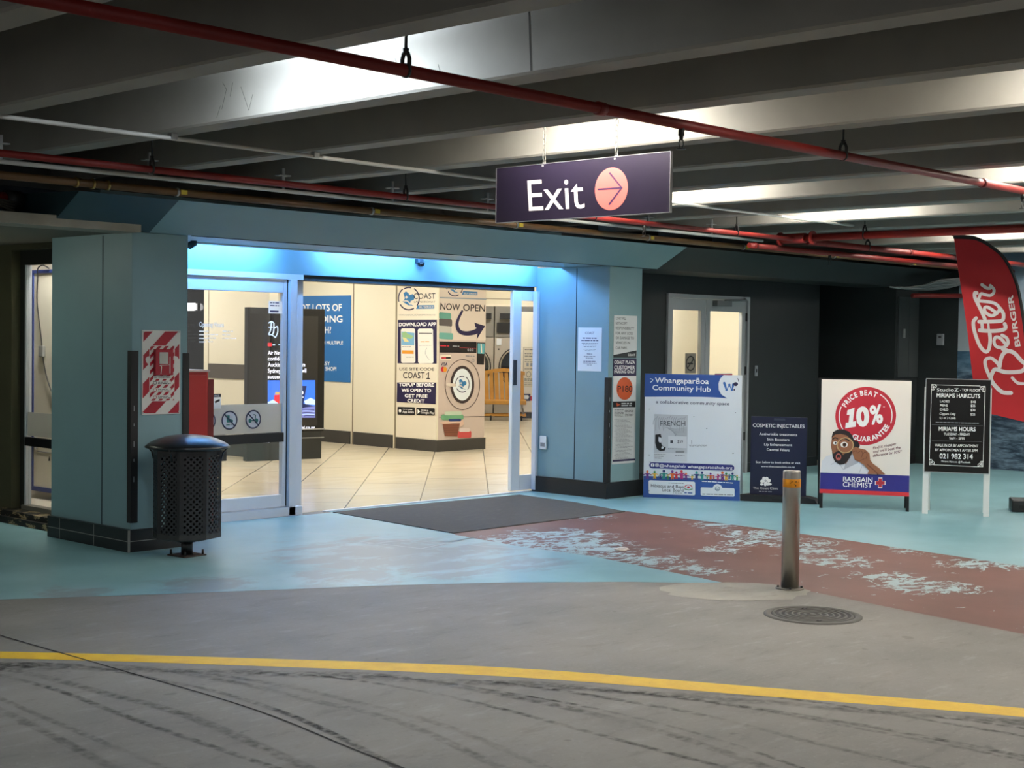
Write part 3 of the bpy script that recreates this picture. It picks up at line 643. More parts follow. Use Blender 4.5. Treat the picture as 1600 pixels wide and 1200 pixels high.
pipe_thing('sprinkler_pipe', 'red pipe continuing to the flag beyond the tee, lower of two', 8.05, 2.545, 0.026, 11.9, 17.84, M_REDP, heads=(13.4,), coup=(12.0,))
t = thing('conduit', 'white conduit crossing under the ribs behind the long red pipe', 'pipe')
MB().tube([(1.5,7.14,2.722),(12.3,7.14,2.722)], 0.0125, 10).build('pipe_run', M_WHITEP, t)
for x in (4.72,5.76,7.92): bx('saddle', M_GALV, t, x-0.02, x+0.02, 7.12, 7.16, 2.715, 2.748)
t = thing('cable_pipe', 'thin white pipe on brackets below the red pipe over the entrance beam', 'pipe')
MB().tube([(2.2,8.36,2.64),(12.6,8.36,2.64)], 0.0145, 10).build('pipe_run', M_WHITEP, t)
for x in (4.3,5.35,6.45,7.5,8.55,9.6,10.7,11.7): bx('bracket', M_GALV, t, x-0.012, x+0.012, 8.35, 8.37, 2.65, 2.80); bx('bracket_foot', M_GALV, t, x-0.05, x+0.05, 8.33, 8.39, 2.745, 2.752)
t = thing('drain_pipe', 'brown pipe lying along the top of the entrance beam', 'pipe')
MB().tube([(2.2,8.60,2.585),(17.8,8.60,2.585)], 0.026, 14).build('pipe_run', M_BROWNP, t)
M_BRASS = mat('brass_clip', '#b79a5c', 0.3, 0.8)
for x in (4.95,5.07,5.18): MB().tube([(x-0.008,8.60,2.585),(x+0.008,8.60,2.585)], 0.034, 14).build('joint_ring', M_BRASS, t)
for x in (5.72,7.5,9.15,11.0,12.6,14.4,16.2):
    MB().tube([(x-0.009,8.60,2.585),(x+0.009,8.60,2.585)], 0.031, 14).build('pipe_clip', M_GALV, t); bx('clip_arm', M_GALV, t, x-0.01, x+0.01, 8.60, 8.90, 2.60, 2.606); bx('clip_tag', mat('yellow_tape', '#c9b02f', 0.5), t, x+0.02, x+0.07, 8.573, 8.58, 2.57, 2.60)
t = thing('pipe', 'thick red pipe entering the wall void above the olive wall', 'pipe')
MB().tube([(1.8,9.62,2.53),(5.0,9.62,2.53)], 0.055, 18).build('pipe_run', M_REDP, t); MB().tube([(4.98,9.62,2.53),(5.10,9.62,2.53)], 0.07, 18).build('pipe_coupling', M_STEEL, t)
mb = MB()
for i in range(4): mb.tube(smooth_path([(4.2+0.1*i,9.4,2.42),(4.6,9.35-0.03*i,2.50),(4.95,9.42,2.44+0.02*i)], 5), 0.008, 6)
tag(mb.build('cable_bundle', mat('grey_cable', '#5a5850', 0.6)), 'loose grey cables lying on the pale ledge by the red pipe', 'cable')
t = thing('conduit', 'short blue painted conduit with elbow at the top of the bin side column', 'pipe')
MB().tube(smooth_path([(6.27,9.75,2.27),(6.48,9.75,2.29),(6.62,9.75,2.31),(6.66,9.75,2.345)], 4), 0.018, 10).build('pipe_run', M_BLUED, t); MB().tube([(6.60,9.75,2.30),(6.655,9.75,2.33)], 0.028, 10).build('elbow', M_BLUED, t)
# grey conduits and cables under the dark beam on the right
t = thing('cable_bundle', 'tangle of grey conduits hanging under the dark beam near the flag', 'cable')
for i in range(7):
    MB().tube(smooth_path([(16.6+0.12*i,9.1-0.02*i,2.32),(17.1,8.95-0.04*i,2.30+0.018*i),(17.5,8.75-0.03*i,2.34+0.02*i),(17.83,8.45+0.04*i,2.48+0.015*i)], 5), 0.012+0.004*(i%2), 8).build('conduit', mat('conduit_grey', '#6d6f6f', 0.5), t)
MB().tube([(17.0,9.0,2.22),(17.83,8.7,2.24)], 0.03, 12).build('red_pipe', M_REDP, t)

# ------------------------------------------------------------------ things fixed to the entrance
t = thing('security_camera', 'small black dome camera on the blue header above the doors', 'camera', (9.53,10.25,2.31))
MB().lathe([(0.0,-0.03),(0.02,-0.028),(0.032,-0.015),(0.035,0.0),(0.035,0.012)], 0, -0.055, 18).build('dome', mat('dome_black', '#0c0d0f', 0.15), t)
bx('bracket', mat('camera_body', '#2b3d48', 0.5), t, -0.035, 0.035, -0.06, 0.0, 0.0, 0.045, bevel=0.01)
# entrance doors: fixed sidelight on the left, a parked leaf behind it, a leaf at the right jamb
sd = thing('glass_sidelight', 'fixed glass sidelight with prohibition stickers left of the open doorway', 'door', (0,10.3,0)); sd['kind'] = 'structure'; sd.name = 'window_1'
bx('sill_box', M_ALU, sd, 6.29, 8.15, -0.06, 0.05, 0.0, 0.075); bx('bottom_rail', M_ALU, sd, 6.29, 7.95, -0.025, 0.025, 0.085, 0.19, bevel=0.004)
bx('head_rail', M_ALU, sd, 6.29, 8.15, -0.05, 0.05, 2.10, 2.148); bx('top_rail', M_ALU, sd, 6.29, 7.95, -0.025, 0.025, 1.98, 2.095, bevel=0.004)
bx('stile', M_ALU, sd, 7.95, 7.985, -0.025, 0.025, 0.085, 2.095); bx('gasket', M_BAND, sd, 7.985, 8.0, -0.02, 0.02, 0.085, 2.10)
bx('mullion', M_ALU, sd, 8.0, 8.075, -0.06, 0.05, 0.0, 2.10, bevel=0.004)
bx('glass_pane', M_GLASS, sd, 6.29, 7.95, -0.003, 0.003, 0.19, 1.98)
bx('frosted_band', M_FROST, sd, 6.30, 7.95, -0.0065, -0.004, 0.745, 1.002); bx('crash_rail', M_BAND, sd, 6.30, 7.955, -0.035, -0.004, 0.66, 0.742)
VINW = vinyl('white_vinyl', '#ffffff')
A = Art(sd, ((7.0,1.9),(7.95,1.9),(7.95,0.7),(7.0,0.7)), 0.95, 1.2, 7.0, 0.7, -0.008)
A.text('opening_hours', VINW, 'Opening Hours', 7.075, 1.668, 7.325, 1.668, 0.04, 0.01)
for i, w_ in enumerate((0.10, 0.085, 0.09, 0.07)): A.words('opening_hours', VINW, 7.075, 1.625-0.03*i, 7.075+w_, 1.625-0.03*i, 0.012, i); 
for i in range(3): A.words('opening_hours', VINW, 7.165, 1.598-0.03*i, 7.265-0.02*i, 1.598-0.03*i, 0.012, i+9)
for i, w_ in enumerate((0.11, 0.08, 0.15)): A.words('opening_hours', VINW, 7.31, 1.628-0.03*i, 7.31+w_, 1.628-0.03*i, 0.012, i+5)
M_PAPER = mat('paper_white', '#e4e8e8', 0.6); VINP = vinyl('sticker_paper', '#eceeee'); M_TEALP = mat('print_teal', '#1f6a5f', 0.5); M_DKB = mat('print_dark_blue', '#1b2140', 0.5)
for cx in (7.165, 7.39, 7.64):
    A.ell('prohibition_disc', M_DKB, cx, 0.868, 0.083, 0.083); A.up(); A.ell('prohibition_disc', VINW, cx, 0.868, 0.07, 0.07); A.up()
    if cx == 7.165: A.poly('prohibition_disc', M_DKB, [(cx-0.05,0.872),(cx+0.05,0.872),(cx+0.05,0.858),(cx-0.05,0.858)])
    elif cx == 7.39: A.poly('prohibition_disc', M_TEALP, [(cx-0.03,0.91),(cx,0.91),(cx,0.88),(cx+0.035,0.87),(cx+0.035,0.85),(cx-0.03,0.85)]); A.words('prohibition_disc', M_TEALP, cx-0.035, 0.825, cx+0.02, 0.825, 0.012)
    else: A.ell('prohibition_disc', M_TEALP, cx-0.035, 0.857, 0.017, 0.019); A.ell('prohibition_disc', M_TEALP, cx+0.035, 0.857, 0.017, 0.019); A.poly('prohibition_disc', M_TEALP, [(cx-0.035,0.862),(cx+0.03,0.868),(cx+0.03,0.852),(cx-0.035,0.852)]); A.stroke('prohibition_disc', M_TEALP, [(cx+0.02,0.86),(cx+0.025,0.905),(cx+0.005,0.91)], 0.007, False)
    A.up(); A.stroke('prohibition_disc', M_DKB, [(cx-0.055,0.92),(cx+0.055,0.816)], 0.012, False); A.layer -= 3

A.rrect('security_notice', VINP, 7.07, 1.005, 7.30, 1.095, 0.008); A.poly('security_notice', VINP, [(7.07,0.97),(7.3,0.97),(7.3,1.02),(7.07,1.02)]); A.up()
A.poly('security_notice', mat('print_charcoal', '#2b2f31', 0.5), [(7.07,1.097),(7.3,1.097),(7.3,1.07),(7.07,1.07)]); A.up()
A.text('security_notice', VINW, 'SECURITY NOTICE', 7.10, 1.075, 7.28, 1.075, 0.014, 0.01); A.poly('security_notice', INK, [(7.235,1.035),(7.285,1.055),(7.29,1.037),(7.24,1.018)])
for i in range(3): A.words('security_notice', GREYP, 7.10, 1.045-0.022*i, 7.21, 1.045-0.022*i, 0.009, i)
A.poly('door_sticker', VINP, [(7.795,1.905),(7.945,1.905),(7.945,1.795),(7.795,1.795)]); A.up()
for i in range(2): A.words('door_sticker', NAVY, 7.81, 1.885-0.025*i, 7.91, 1.885-0.025*i, 0.012, i)
A.poly('door_sticker', NAVY, [(7.81,1.822),(7.905,1.822),(7.905,1.806),(7.81,1.806)])
A.flush()
dl = thing('sliding_door_leaf', 'sliding door leaf parked behind the glass sidelight', 'door', (0,10.42,0))
for nm, a in (('stile',(8.165,8.265,-0.022,0.022,0.02,2.10)),('stile',(6.6,6.68,-0.022,0.022,0.02,2.10)),('bottom_rail',(6.68,8.165,-0.022,0.022,0.02,0.14)),('top_rail',(6.68,8.165,-0.022,0.022,2.0,2.10))): bx(nm, M_ALU, dl, *a, bevel=0.004)
bx('glass_pane', M_GLASS, dl, 6.68, 8.165, -0.003, 0.003, 0.14, 2.0); bx('foot_block', M_ALU, dl, 8.09, 8.16, -0.06, 0.0, 0.06, 0.22)
dr = thing('sliding_door_leaf', 'sliding door leaf edge showing beside the right blue column', 'door', (0,10.30,0))
for nm, a in (('stile',(10.93,11.045,-0.022,0.022,0.02,2.10)),('bottom_rail',(11.045,11.25,-0.022,0.022,0.02,0.175)),('top_rail',(11.045,11.25,-0.022,0.022,2.0,2.10))): bx(nm, M_ALU, dr, *a, bevel=0.004)
bx('glass_pane', M_GLASS, dr, 11.045, 11.25, -0.003, 0.003, 0.175, 2.0); bx('edge_strip', M_PAPER, dr, 10.918, 10.93, -0.02, 0.02, 0.02, 2.10); bx('lock', mat('lock_dark', '#33363c', 0.4), dr, 10.93, 10.975, -0.034, -0.022, 1.12, 1.38)
A = Art(dr, ((11.05,1.72),(11.25,1.72),(11.25,1.17),(11.05,1.17)), 0.2, 0.55, 11.05, 1.17, -0.004)
A.ring('lock_scuff', INK, 10.99, 1.36, 0.014, 0.02, 0.008); A.flush()
bx('jamb_channel', M_ALU, dr, 11.215, 11.25, -0.09, -0.03, 0.02, 2.10)
t = thing('door_sensor', 'small white sensor box low on the edge of the right blue column', 'sensor', (11.245,10.12,0.52)); bx('cover', M_PAPER, t, -0.02, 0.0, -0.045, 0.045, -0.07, 0.07, bevel=0.006); bx('lens', GREYP, t, -0.022, -0.019, -0.03, 0.03, -0.04, 0.0)
# door mat
M_MAT = NT('grey_entrance_mat', 0.9, 0.1)
def _mat():
    t = M_MAT; n = t.noise(35, 5, 0.7, t.map(scale=(0.25,1.6,1))); s = t.nt.nodes.new('ShaderNodeTexWave'); s.bands_direction = 'Y'; s.inputs['Scale'].default_value = 11; s.inputs['Distortion'].default_value = 1.5; s.inputs['Detail'].default_value = 3; t.l(t.tc, s.inputs['Vector'])
    c = t.mix(s.outputs['Fac'], '#514f4d', '#5f5c58'); c = t.mix(t.ramp(n, 0.5, 0.75, 0, 0.5), c, '#75716b'); return t.done(c, n, 0.5)
_mm = _mat()
t = thing('door_mat', 'large grey ribbed entrance mat in front of the doorway', 'mat', (9.55,9.3,0))
MB().prism([(-1.278,-0.871),(0.975,-0.86),(1.19,-0.07),(1.272,0.763),(-1.11,0.865)], 'z', 0.001, 0.008).build('ribbed_surface', _mm, t)
mb = MB(); mb.box(-1.14, 1.62, 0.93, 0.975, 0.0, 0.012); mb.build('threshold_strip', M_ALU, t)
# corner guards and skirting details
M_GUARD = mat('black_rubber_guard', '#101112', 0.55)
def guard(label, x0, x1, y0, y1, z0, z1, both=True):
    t = thing('corner_guard', label, 'corner guard', (x0, y0, z0))
    bx('face_strip', M_GUARD, t, 0, x1-x0, -0.008, 0.0, 0, z1-z0)
    if both: bx('return_strip', M_GUARD, t, -0.008, 0.0, -0.008, y1-y0, 0, z1-z0)
    mb = MB()
    for k in range(5): mb.box(0.015, 0.02, -0.0095, -0.007, 0.3+0.13*k+0.02*(k%2), 0.34+0.13*k)
    mb.build('scuff', GREYP, t)
guard('black rubber corner guard on the bin side column, left of the red striped fire sign', 5.788, 5.84, 9.268, 9.31, 0.215, 1.477)
t = thing('corner_guard', 'black rubber corner guard on the bin side column, between fire sign and sidelight', 'corner guard', (6.225,9.268,0.3)); bx('face_strip', M_GUARD, t, 0, 0.047, -0.008, 0, 0, 1.16); bx('return_strip', M_GUARD, t, 0.047, 0.055, -0.008, 0.045, 0, 1.16)
guard('black rubber corner guard on the right column beside the parking signs', 11.253, 11.30, 9.268, 9.31, 0.165, 1.224)
# ------------------------------------------------------------------ hanging exit sign
ES = 1.0394
ex = thing('exit_sign', 'dark hanging sign reading Exit with pink arrow disc, on two chains', 'sign', (6.60, 6.132*ES, 2.3318), -PI/2)
EW, EH = 1.315*ES, 0.328*ES
bx('sign_panel', mat('sign_aubergine', '#211b2c', 0.3, spec=0.6), ex, 0, EW, 0, 0.018, 0, EH, bevel=0.002)
mb = MB(); mb.box(0,EW,-0.002,0.02,-0.003,0.0); mb.box(0,EW,-0.002,0.02,EH,EH+0.003); mb.box(-0.003,0,-0.002,0.02,-0.003,EH+0.003); mb.box(EW,EW+0.003,-0.002,0.02,-0.003,EH+0.003); mb.build('edge_trim', M_GALV, ex)
A = Art(ex, ((305,455),(1390,345),(1385,722),(300,793)), EW, EH)
A.text('lettering', mat('print_offwhite', '#e2e0da', 0.5), 'Exit', 525, 717, 885, 697, 190, 0.0)
PINK = mat('print_pink', '#c9665f', 0.45); APURP = mat('print_aubergine', '#3c1f46', 0.5)
cxl, czl = A.P(1047, 577)
mb = MB(); mb.face([(cxl+0.125*math.cos(2*PI*k/48), -0.001, czl+0.125*math.sin(2*PI*k/48)) for k in range(48)]); mb.build('arrow_disc', PINK, ex)
A.layer = 3
for p in ([(970,581),(1110,571)], [(1040,480),(1110,571),(1036,674)]): A.stroke('arrow', APURP, p, 11, False)
A.flush()
for fx in (0.289, 0.706):
    mb = MB(); X = EW*fx; z = EH+0.005; k = 0
    while z < 3.26-2.3318-0.02:
        a = 0.0105; pts = []
        for i in range(10):
            t = 2*PI*i/10; u, v = a*math.cos(t), 0.0205*math.sin(t); pts.append((X+u, 0.009, z+v) if k % 2 == 0 else (X, 0.009+u, z+v))
        mb.tube(pts, 0.0033, 6, closed=True); z += 0.033; k += 1
    mb.build('chain', mat('chain_steel', '#6f6e69', 0.5, 0.4), ex)
    MB().tube([(X,-0.008,EH-0.012),(X,0.026,EH-0.012)], 0.006, 8).build('eyelet_bolt', M_GALV, ex); MB().tube([(X+0.011*math.cos(2*PI*i/12),0.009,EH-0.004+0.013*math.sin(2*PI*i/12)) for i in range(12)], 0.0025, 6, closed=True).build('shackle', M_GALV, ex)

# ------------------------------------------------------------------ bollard, manhole cover, bin
M_SS = mat('brushed_stainless', '#bcb8b0', 0.3, 1.0)
bo = thing('bollard', 'brushed steel bollard with an orange reflective band standing beside the round manhole cover', 'bollard', (8.07,5.095,0))
MB().lathe([(0.057,0.01),(0.057,0.762),(0.055,0.768),(0.050,0.771)], 0, 0, 36).build('post', M_SS, bo)
MB().lathe([(0.0575,0.664),(0.0583,0.666),(0.0583,0.716),(0.0575,0.718)], 0, 0, 36, caps=False).build('reflective_band', mat('orange_band', '#e8950f', 0.4, emit=None), bo)
MB().lathe([(0.092,0.0),(0.092,0.007),(0.086,0.010),(0.06,0.012)], 0, 0, 36).build('base_flange', mat('stained_flange', '#6f6a60', 0.5, 0.6), bo)
for k in range(4): MB().lathe([(0.008,0.010),(0.008,0.02)], 0.075*math.cos(0.6+k*PI/2), 0.075*math.sin(0.6+k*PI/2), 6).build('bolt', M_STEEL, bo)
mb = MB(); rr = random.Random(5)
for k in range(9):
    a = -2.3+rr.uniform(-.5,.5); z = rr.uniform(.675,.705); r = 0.0588
    mb.face([(r*math.cos(a),r*math.sin(a),z),(r*math.cos(a+.12),r*math.sin(a+.12),z+rr.uniform(-.006,.006)),(r*math.cos(a+.12),r*math.sin(a+.12),z+.006),(r*math.cos(a),r*math.sin(a),z+.004)])
mb.build('scratch', mat('rust_brown', '#5b3a14', 0.7), bo)
mc = thing('manhole_cover', 'round cast iron manhole cover with concentric rings set in the grey floor', 'manhole cover', (7.383,4.50,0))
M_IRON = mat('cast_iron', '#55524c', 0.6, 0.2, vary=0.15, vscale=12); M_IROND = mat('cast_iron_dark', '#2e2c2a', 0.75)
MB().lathe([(0.285,0.0),(0.285,0.004),(0.268,0.007),(0.246,0.007),(0.243,0.003)], 0, 0, 56, caps=False).build('frame_ring', M_IRON, mc)
MB().lathe([(0.246,0.0),(0.246,0.0032)], 0, 0, 56).build('cover_plate', M_IROND, mc)
for r in (0.228,0.192,0.156,0.12,0.084,0.048): MB().lathe([(r-0.008,0.003),(r-0.007,0.008),(r+0.006,0.008),(r+0.008,0.003)], 0, 0, 48, caps=False).build('raised_ring', M_IRON, mc)
MB().lathe([(0.02,0.003),(0.018,0.009)], 0, 0, 20).build('centre_boss', M_IRON, mc)
for a in (0.8, 3.9): MB().box(0.19*math.cos(a)-0.02,0.19*math.cos(a)+0.02,0.19*math.sin(a)-0.01,0.19*math.sin(a)+0.01,0.003,0.0085).build('keyhole', M_IROND, mc)

M_BIN = mat('bin_black_powdercoat', '#16181a', 0.32, spec=0.5)
def holes_mat():
    m = bpy.data.materials.new('perforated_black_steel'); m.use_nodes = True; nt = m.node_tree; b = nt.nodes['Principled BSDF']; b.inputs['Base Color'].default_value = lin('#1d2023'); b.inputs['Roughness'].default_value = 0.38
    uv = nt.nodes.new('ShaderNodeUVMap'); s = nt.nodes.new('ShaderNodeSeparateXYZ'); nt.links.new(uv.outputs[0], s.inputs[0])
    def M(op, a, b_=0.0):
        k = nt.nodes.new('ShaderNodeMath'); k.operation = op
        for i, v in enumerate((a, b_)):
            if hasattr(v, 'is_linked'): nt.links.new(v, k.inputs[i])
            else: k.inputs[i].default_value = v
        return k.outputs[0]
    def grid(ox, oy):
        x = M('SUBTRACT', M('FRACT', M('ADD', M('MULTIPLY', s.outputs[0], 1/0.040), ox)), 0.5); y = M('SUBTRACT', M('FRACT', M('ADD', M('MULTIPLY', s.outputs[1], 1/0.040), oy)), 0.5)
        return M('SQRT', M('ADD', M('MULTIPLY', x, x), M('MULTIPLY', y, y)))
    d = M('MINIMUM', grid(0, 0), grid(0.5, 0.5)); f = M('GREATER_THAN', d, 0.225)
    nt.links.new(f, b.inputs['Alpha']); return m
M_HOLES = holes_mat()
bn = thing('litter_bin', 'black octagonal perforated steel litter bin with domed lid on a post', 'bin', (6.0,8.863,0), math.radians(4))
R = 0.247; n = 8
def opt(k, r=R): a = 2*PI*(k+0.5)/n+math.radians(17); return (r*math.cos(a), r*math.sin(a))
for k in range(n):
    (x0,y0),(x1,y1) = opt(k), opt(k+1)
    bm = bmesh.new(); uvl = bm.loops.layers.uv.new('UVMap'); L = math.hypot(x1-x0,y1-y0); c0, c1 = 0.13, 0.87
    q = [((x0+(x1-x0)*c0,y0+(y1-y0)*c0,0.175),(0.008,0)),((x0+(x1-x0)*c1,y0+(y1-y0)*c1,0.175),(L*0.74,0)),((x0+(x1-x0)*c1,y0+(y1-y0)*c1,0.735),(L*0.74,0.56)),((x0+(x1-x0)*c0,y0+(y1-y0)*c0,0.735),(0.008,0.56))]
    f = bm.faces.new([bm.verts.new(p) for p, _ in q])
    for lp, (_, uvv) in zip(f.loops, q): lp[uvl].uv = uvv
    me = bpy.data.meshes.new('perforated_panel'); bm.to_mesh(me); bm.free(); me.materials.append(M_HOLES)
    o = bpy.data.objects.new('perforated_panel', me); COL.objects.link(o); o.parent = bn
    sm = o.modifiers.new('thick', 'SOLIDIFY'); sm.thickness = 0.002
mb = MB()
for k in range(n):
    (x0,y0) = opt(k); (xp,yp) = opt(k-1); (xn,yn) = opt(k+1)
    a = (x0+(xp-x0)*0.135, y0+(yp-y0)*0.135); b = (x0+(xn-x0)*0.135, y0+(yn-y0)*0.135); s_ = 0.985
    mb.prism([a,(x0,y0),b,(b[0]*s_,b[1]*s_),(x0*s_,y0*s_),(a[0]*s_,a[1]*s_)], 'z', 0.14, 0.765)
mb.build('corner_post', M_BIN, bn)
mb = MB(); mb.lathe([(R*1.003,0.735),(R*1.003,0.775)], 0, 0, 8, smooth=False, phase=0.5+math.radians(17)/(2*PI/8)); mb.build('top_band', M_BIN, bn)
MB().lathe([(R*0.62,0.118),(R*1.004,0.14),(R*1.004,0.178)], 0, 0, 8, smooth=False, phase=0.5+math.radians(17)/(2*PI/8)).build('bottom_pan', mat('worn_bin_edge', '#2b2b29', 0.5, vary=0.3, vscale=14), bn)
MB().lathe([(0.245,0.770),(0.30,0.786),(0.302,0.794),(0.285,0.81),(0.255,0.828),(0.21,0.848),(0.15,0.866),(0.08,0.876),(0.0,0.879)], 0, 0, 48, caps=False).build('lid', M_BIN, bn)
for a in (0.35, 2.2, 3.6, 5.3): MB().tube([(0.25*math.cos(a),0.25*math.sin(a),0.70),(0.262*math.cos(a),0.262*math.sin(a),0.75),(0.297*math.cos(a),0.297*math.sin(a),0.79)], 0.006, 8).build('lid_bracket', M_BIN, bn)
bx('lock_plate', mat('worn_bin_edge', '#2b2b29', 0.5), bn, *(lambda p: (p[0]-0.02,p[0]+0.025,p[1]-0.02,p[1]+0.02))((0.247*math.cos(-0.62),0.247*math.sin(-0.62))), 0.685, 0.755, bevel=0.004)
MB().lathe([(0.15,0.18),(0.15,0.74)], 0, 0, 24).build('inner_liner', mat('liner_black', '#0d0d0e', 0.6), bn)
MB().lathe([(0.042,0.008),(0.042,0.125)], 0, 0, 20).build('post', M_BIN, bn); MB().lathe([(0.062,0.10),(0.07,0.125)], 0, 0, 16).build('collar', M_BIN, bn)
bx('base_plate', mat('rusty_plate', '#3b2f28', 0.7, vary=0.3, vscale=20), bn, -0.10,0.10,-0.10,0.10,0,0.01,bevel=0.003)
for x in (-0.08,0.08):
    for y in (-0.08,0.08): MB().lathe([(0.008,0.01),(0.008,0.045)], x, y, 8).build('anchor_bolt', M_STEEL, bn)

# ------------------------------------------------------------------ free standing signs
def board(name, label, A0, B0, group=None):
    A0, B0 = Vector(A0), Vector(B0); d = B0-A0
    t = thing(name, label, 'sign', (A0.x, A0.y, 0), math.atan2(d.y, d.x), group); return t, d.length
# community hub board
hub, HW = board('sandwich_board', 'large white and blue community hub board in front of the grey double door', (11.668,9.126), (12.146,8.271))
M_CORF = mat('hub_white', '#dfe5ea', 0.45); HUBB = mat('print_hub_blue', '#2b5096', 0.45)
bx('front_panel', M_CORF, hub, 0, HW, 0, 0.012, 0, 1.265)
MB().prism([(0.05,1.26),(0.062,1.26),(0.46,0.0),(0.448,0.0)], 'x', 0.01, HW-0.01).build('back_panel', M_CORF, hub)
for x in (0.15, HW-0.2): bx('hinge', M_GALV, hub, x, x+0.06, 0.008, 0.062, 1.245, 1.262)
A = Art(hub, ((62,25),(905,45),(885,1155),(35,1120)), HW, 1.265)
A.poly('header_band', HUBB, [(62,25),(746,41),(716,75),(701,118),(703,170),(725,212),(776,246),(660,238),(550,233),(300,229),(52,230)])
A.poly('footer_band', HUBB, [(41,930),(250,940),(884,972),(885,1155),(35,1120)]); A.up()
A.text('lettering', WHITE, 'Whangaparāoa', 148, 106, 618, 120, 46, 0.018); A.text('lettering', WHITE, 'Community Hub', 125, 170, 634, 188, 44, 0.018)
A.stroke('emblem', WHITE, [(108,72),(128,78),(124,92),(110,102)], 6)
A.text('lettering', NAVY, 'a collaborative community space', 155, 288, 795, 309, 28, 0.008)
A.stroke('emblem', mat('print_mid_blue', '#3c6db0', 0.5), [(752,112),(772,172),(796,128),(818,172),(830,125)], 22, False); A.ell('emblem', PURP, 850, 122, 20, 17); A.ell('emblem', PURP, 838, 172, 7, 7); A.stroke('emblem', PURP, [(868,72),(876,100)], 5)
A.poly('flyer', mat('flyer_grey', '#c3c7cb', 0.6), [(140,383),(436,395),(426,802),(134,797)]); A.up()
LG = mat('print_light_grey', '#9a9fa5', 0.6); rl = random.Random(2)
for k in range(15):
    x = 150+k*19; A.stroke('flyer_print', LG, [(x,400+rl.uniform(0,20)),(x-14,440),(x-rl.uniform(0,25)+4,470+rl.uniform(0,80))], 4)
for k in range(9): A.stroke('flyer_print', LG, [(240+k*12,500+k*7),(330,515+k*9),(425,505+k*12)], 4)
A.up(); A.poly('flyer', mat('flyer_pale', '#d6d9dc', 0.6), [(262,575),(425,582),(424,685),(262,680)]); A.poly('flyer', mat('flyer_pale', '#d6d9dc', 0.6), [(137,725),(428,732),(426,800),(135,795)]); A.up()
A.text('flyer_print', mat('print_dark_grey', '#3f4348', 0.6), 'FRENCH', 192, 487, 412, 489, 42, -0.006)
DG = MATS['print_dark_grey']; A.text('flyer_print', DG, '$59', 342, 640, 390, 642, 26, 0.01); A.rrect('flyer_print', DG, 280, 615, 304, 640, 3); A.rrect('flyer_print', GREYP, 325, 708, 403, 727, 8)
A.poly('flyer_print', INK, [(148,565),(195,558),(203,590),(196,632),(208,662),(240,678),(232,705),(190,712),(160,690),(146,640)]); A.up(); A.poly('flyer_print', mat('flyer_pale', '#d6d9dc', 0.6), [(176,585),(200,592),(203,620),(190,640),(176,625)]); A.poly('flyer_print', mat('flyer_pale', '#d6d9dc', 0.6), [(205,668),(228,672),(216,690),(200,688)])
for k in range(3): A.words('flyer_print', DG, 140, 742+k*16, 240-k*20, 744+k*16, 6, k)
A.words('flyer_print', GREYP, 320, 752, 405, 756, 8); A.words('flyer_print', GREYP, 260, 690, 395, 695, 6)
A.stroke('handwriting', LG, [(467,616),(468,646)], 5)
for k in range(7): A.stroke('handwriting', LG, [(445+k*23,655),(452+k*23,668+3*(k%2)),(460+k*23,656),(462+k*23,672)], 3.5)
A.rrect('web_address_pill', mat('print_pill', '#2b2f78', 0.5), 92, 808, 838, 862, 26, 26); A.up()
A.text('lettering', WHITE, '@whangahub', 182, 850, 412, 858, 25, 0.012); A.text('lettering', WHITE, 'whangaparaoahub.org', 432, 861, 822, 873, 25, 0.012)
for x in (107,146): A.rrect('lettering', WHITE, x, 820, x+30, 848, 4)
A.up(); A.text('lettering', NAVY, 'f', 117, 846, 128, 846, 20, 0.02); A.ring('lettering', NAVY, 161, 834, 8, 8, 3)
PEOPLE = [mat('print_fig_%s' % c[0], c[1], 0.5) for c in (('orange','#d8672c'),('purple','#6a2c80'),('teal','#2a8f87'),('red','#c4303c'),('gold','#e0b23c'),('green','#3f8a4a'),('magenta','#b8307a'),('navy','#27306e'))]
for k, (x, y, s_) in enumerate([(75,893,1),(140,895,.9),(190,920,.6),(222,888,1.1),(257,925,.6),(297,893,1.05),(332,900,.9),(378,893,1.05),(418,912,.8),(470,925,.6),(510,900,1),(558,903,1),(602,930,.5),(632,912,.8),(660,930,.5),(696,922,.7),(735,903,1.05),(768,912,.9),(795,920,.6),(823,912,.85),(862,930,.6)]):
    m1 = PEOPLE[(k*3+1) % 8]; m2 = PEOPLE[(k*5) % 8]; A.ell('people_frieze', m2, x, y, 11*s_, 12*s_, 14)
    A.poly('people_frieze', m1, [(x-13*s_,y+14*s_),(x+13*s_,y+14*s_),(x+11*s_,y+42*s_),(x+14*s_,y+66*s_),(x+4*s_,y+66*s_),(x,y+48*s_),(x-4*s_,y+66*s_),(x-14*s_,y+66*s_),(x-11*s_,y+42*s_)])
    A.stroke('people_frieze', m1, [(x-34*s_,y+26*s_),(x-12*s_,y+18*s_),(x+12*s_,y+18*s_),(x+34*s_,y+28*s_)], 7*s_)
A.up(); A.rrect('sponsor_box', M_CORF, 85, 968, 497, 1090, 14, 14); A.rrect('sponsor_box', M_CORF, 545, 1032, 840, 1105, 10, 10); A.ell('sponsor_box', M_CORF, 692, 1045, 42, 42); A.up()
A.text('lettering', DG, 'Hibiscus and Bays', 105, 1030, 396, 1041, 28, 0.012); A.text('lettering', DG, 'Local Board', 205, 1065, 394, 1073, 27, 0.012)
A.words('lettering', GREYP, 260, 996, 395, 1001, 7); A.words('lettering', GREYP, 300, 1083, 392, 1086, 7); A.words('lettering', HUBB, 402, 1085, 472, 1088, 14, 3)
A.ring('emblem', RED, 438, 1033, 36, 26, 8, 180, 360); A.ell('emblem', RED, 438, 1032, 12, 10); A.stroke('emblem', PEOPLE[5], [(405,1045),(438,1055),(472,1046)], 8)
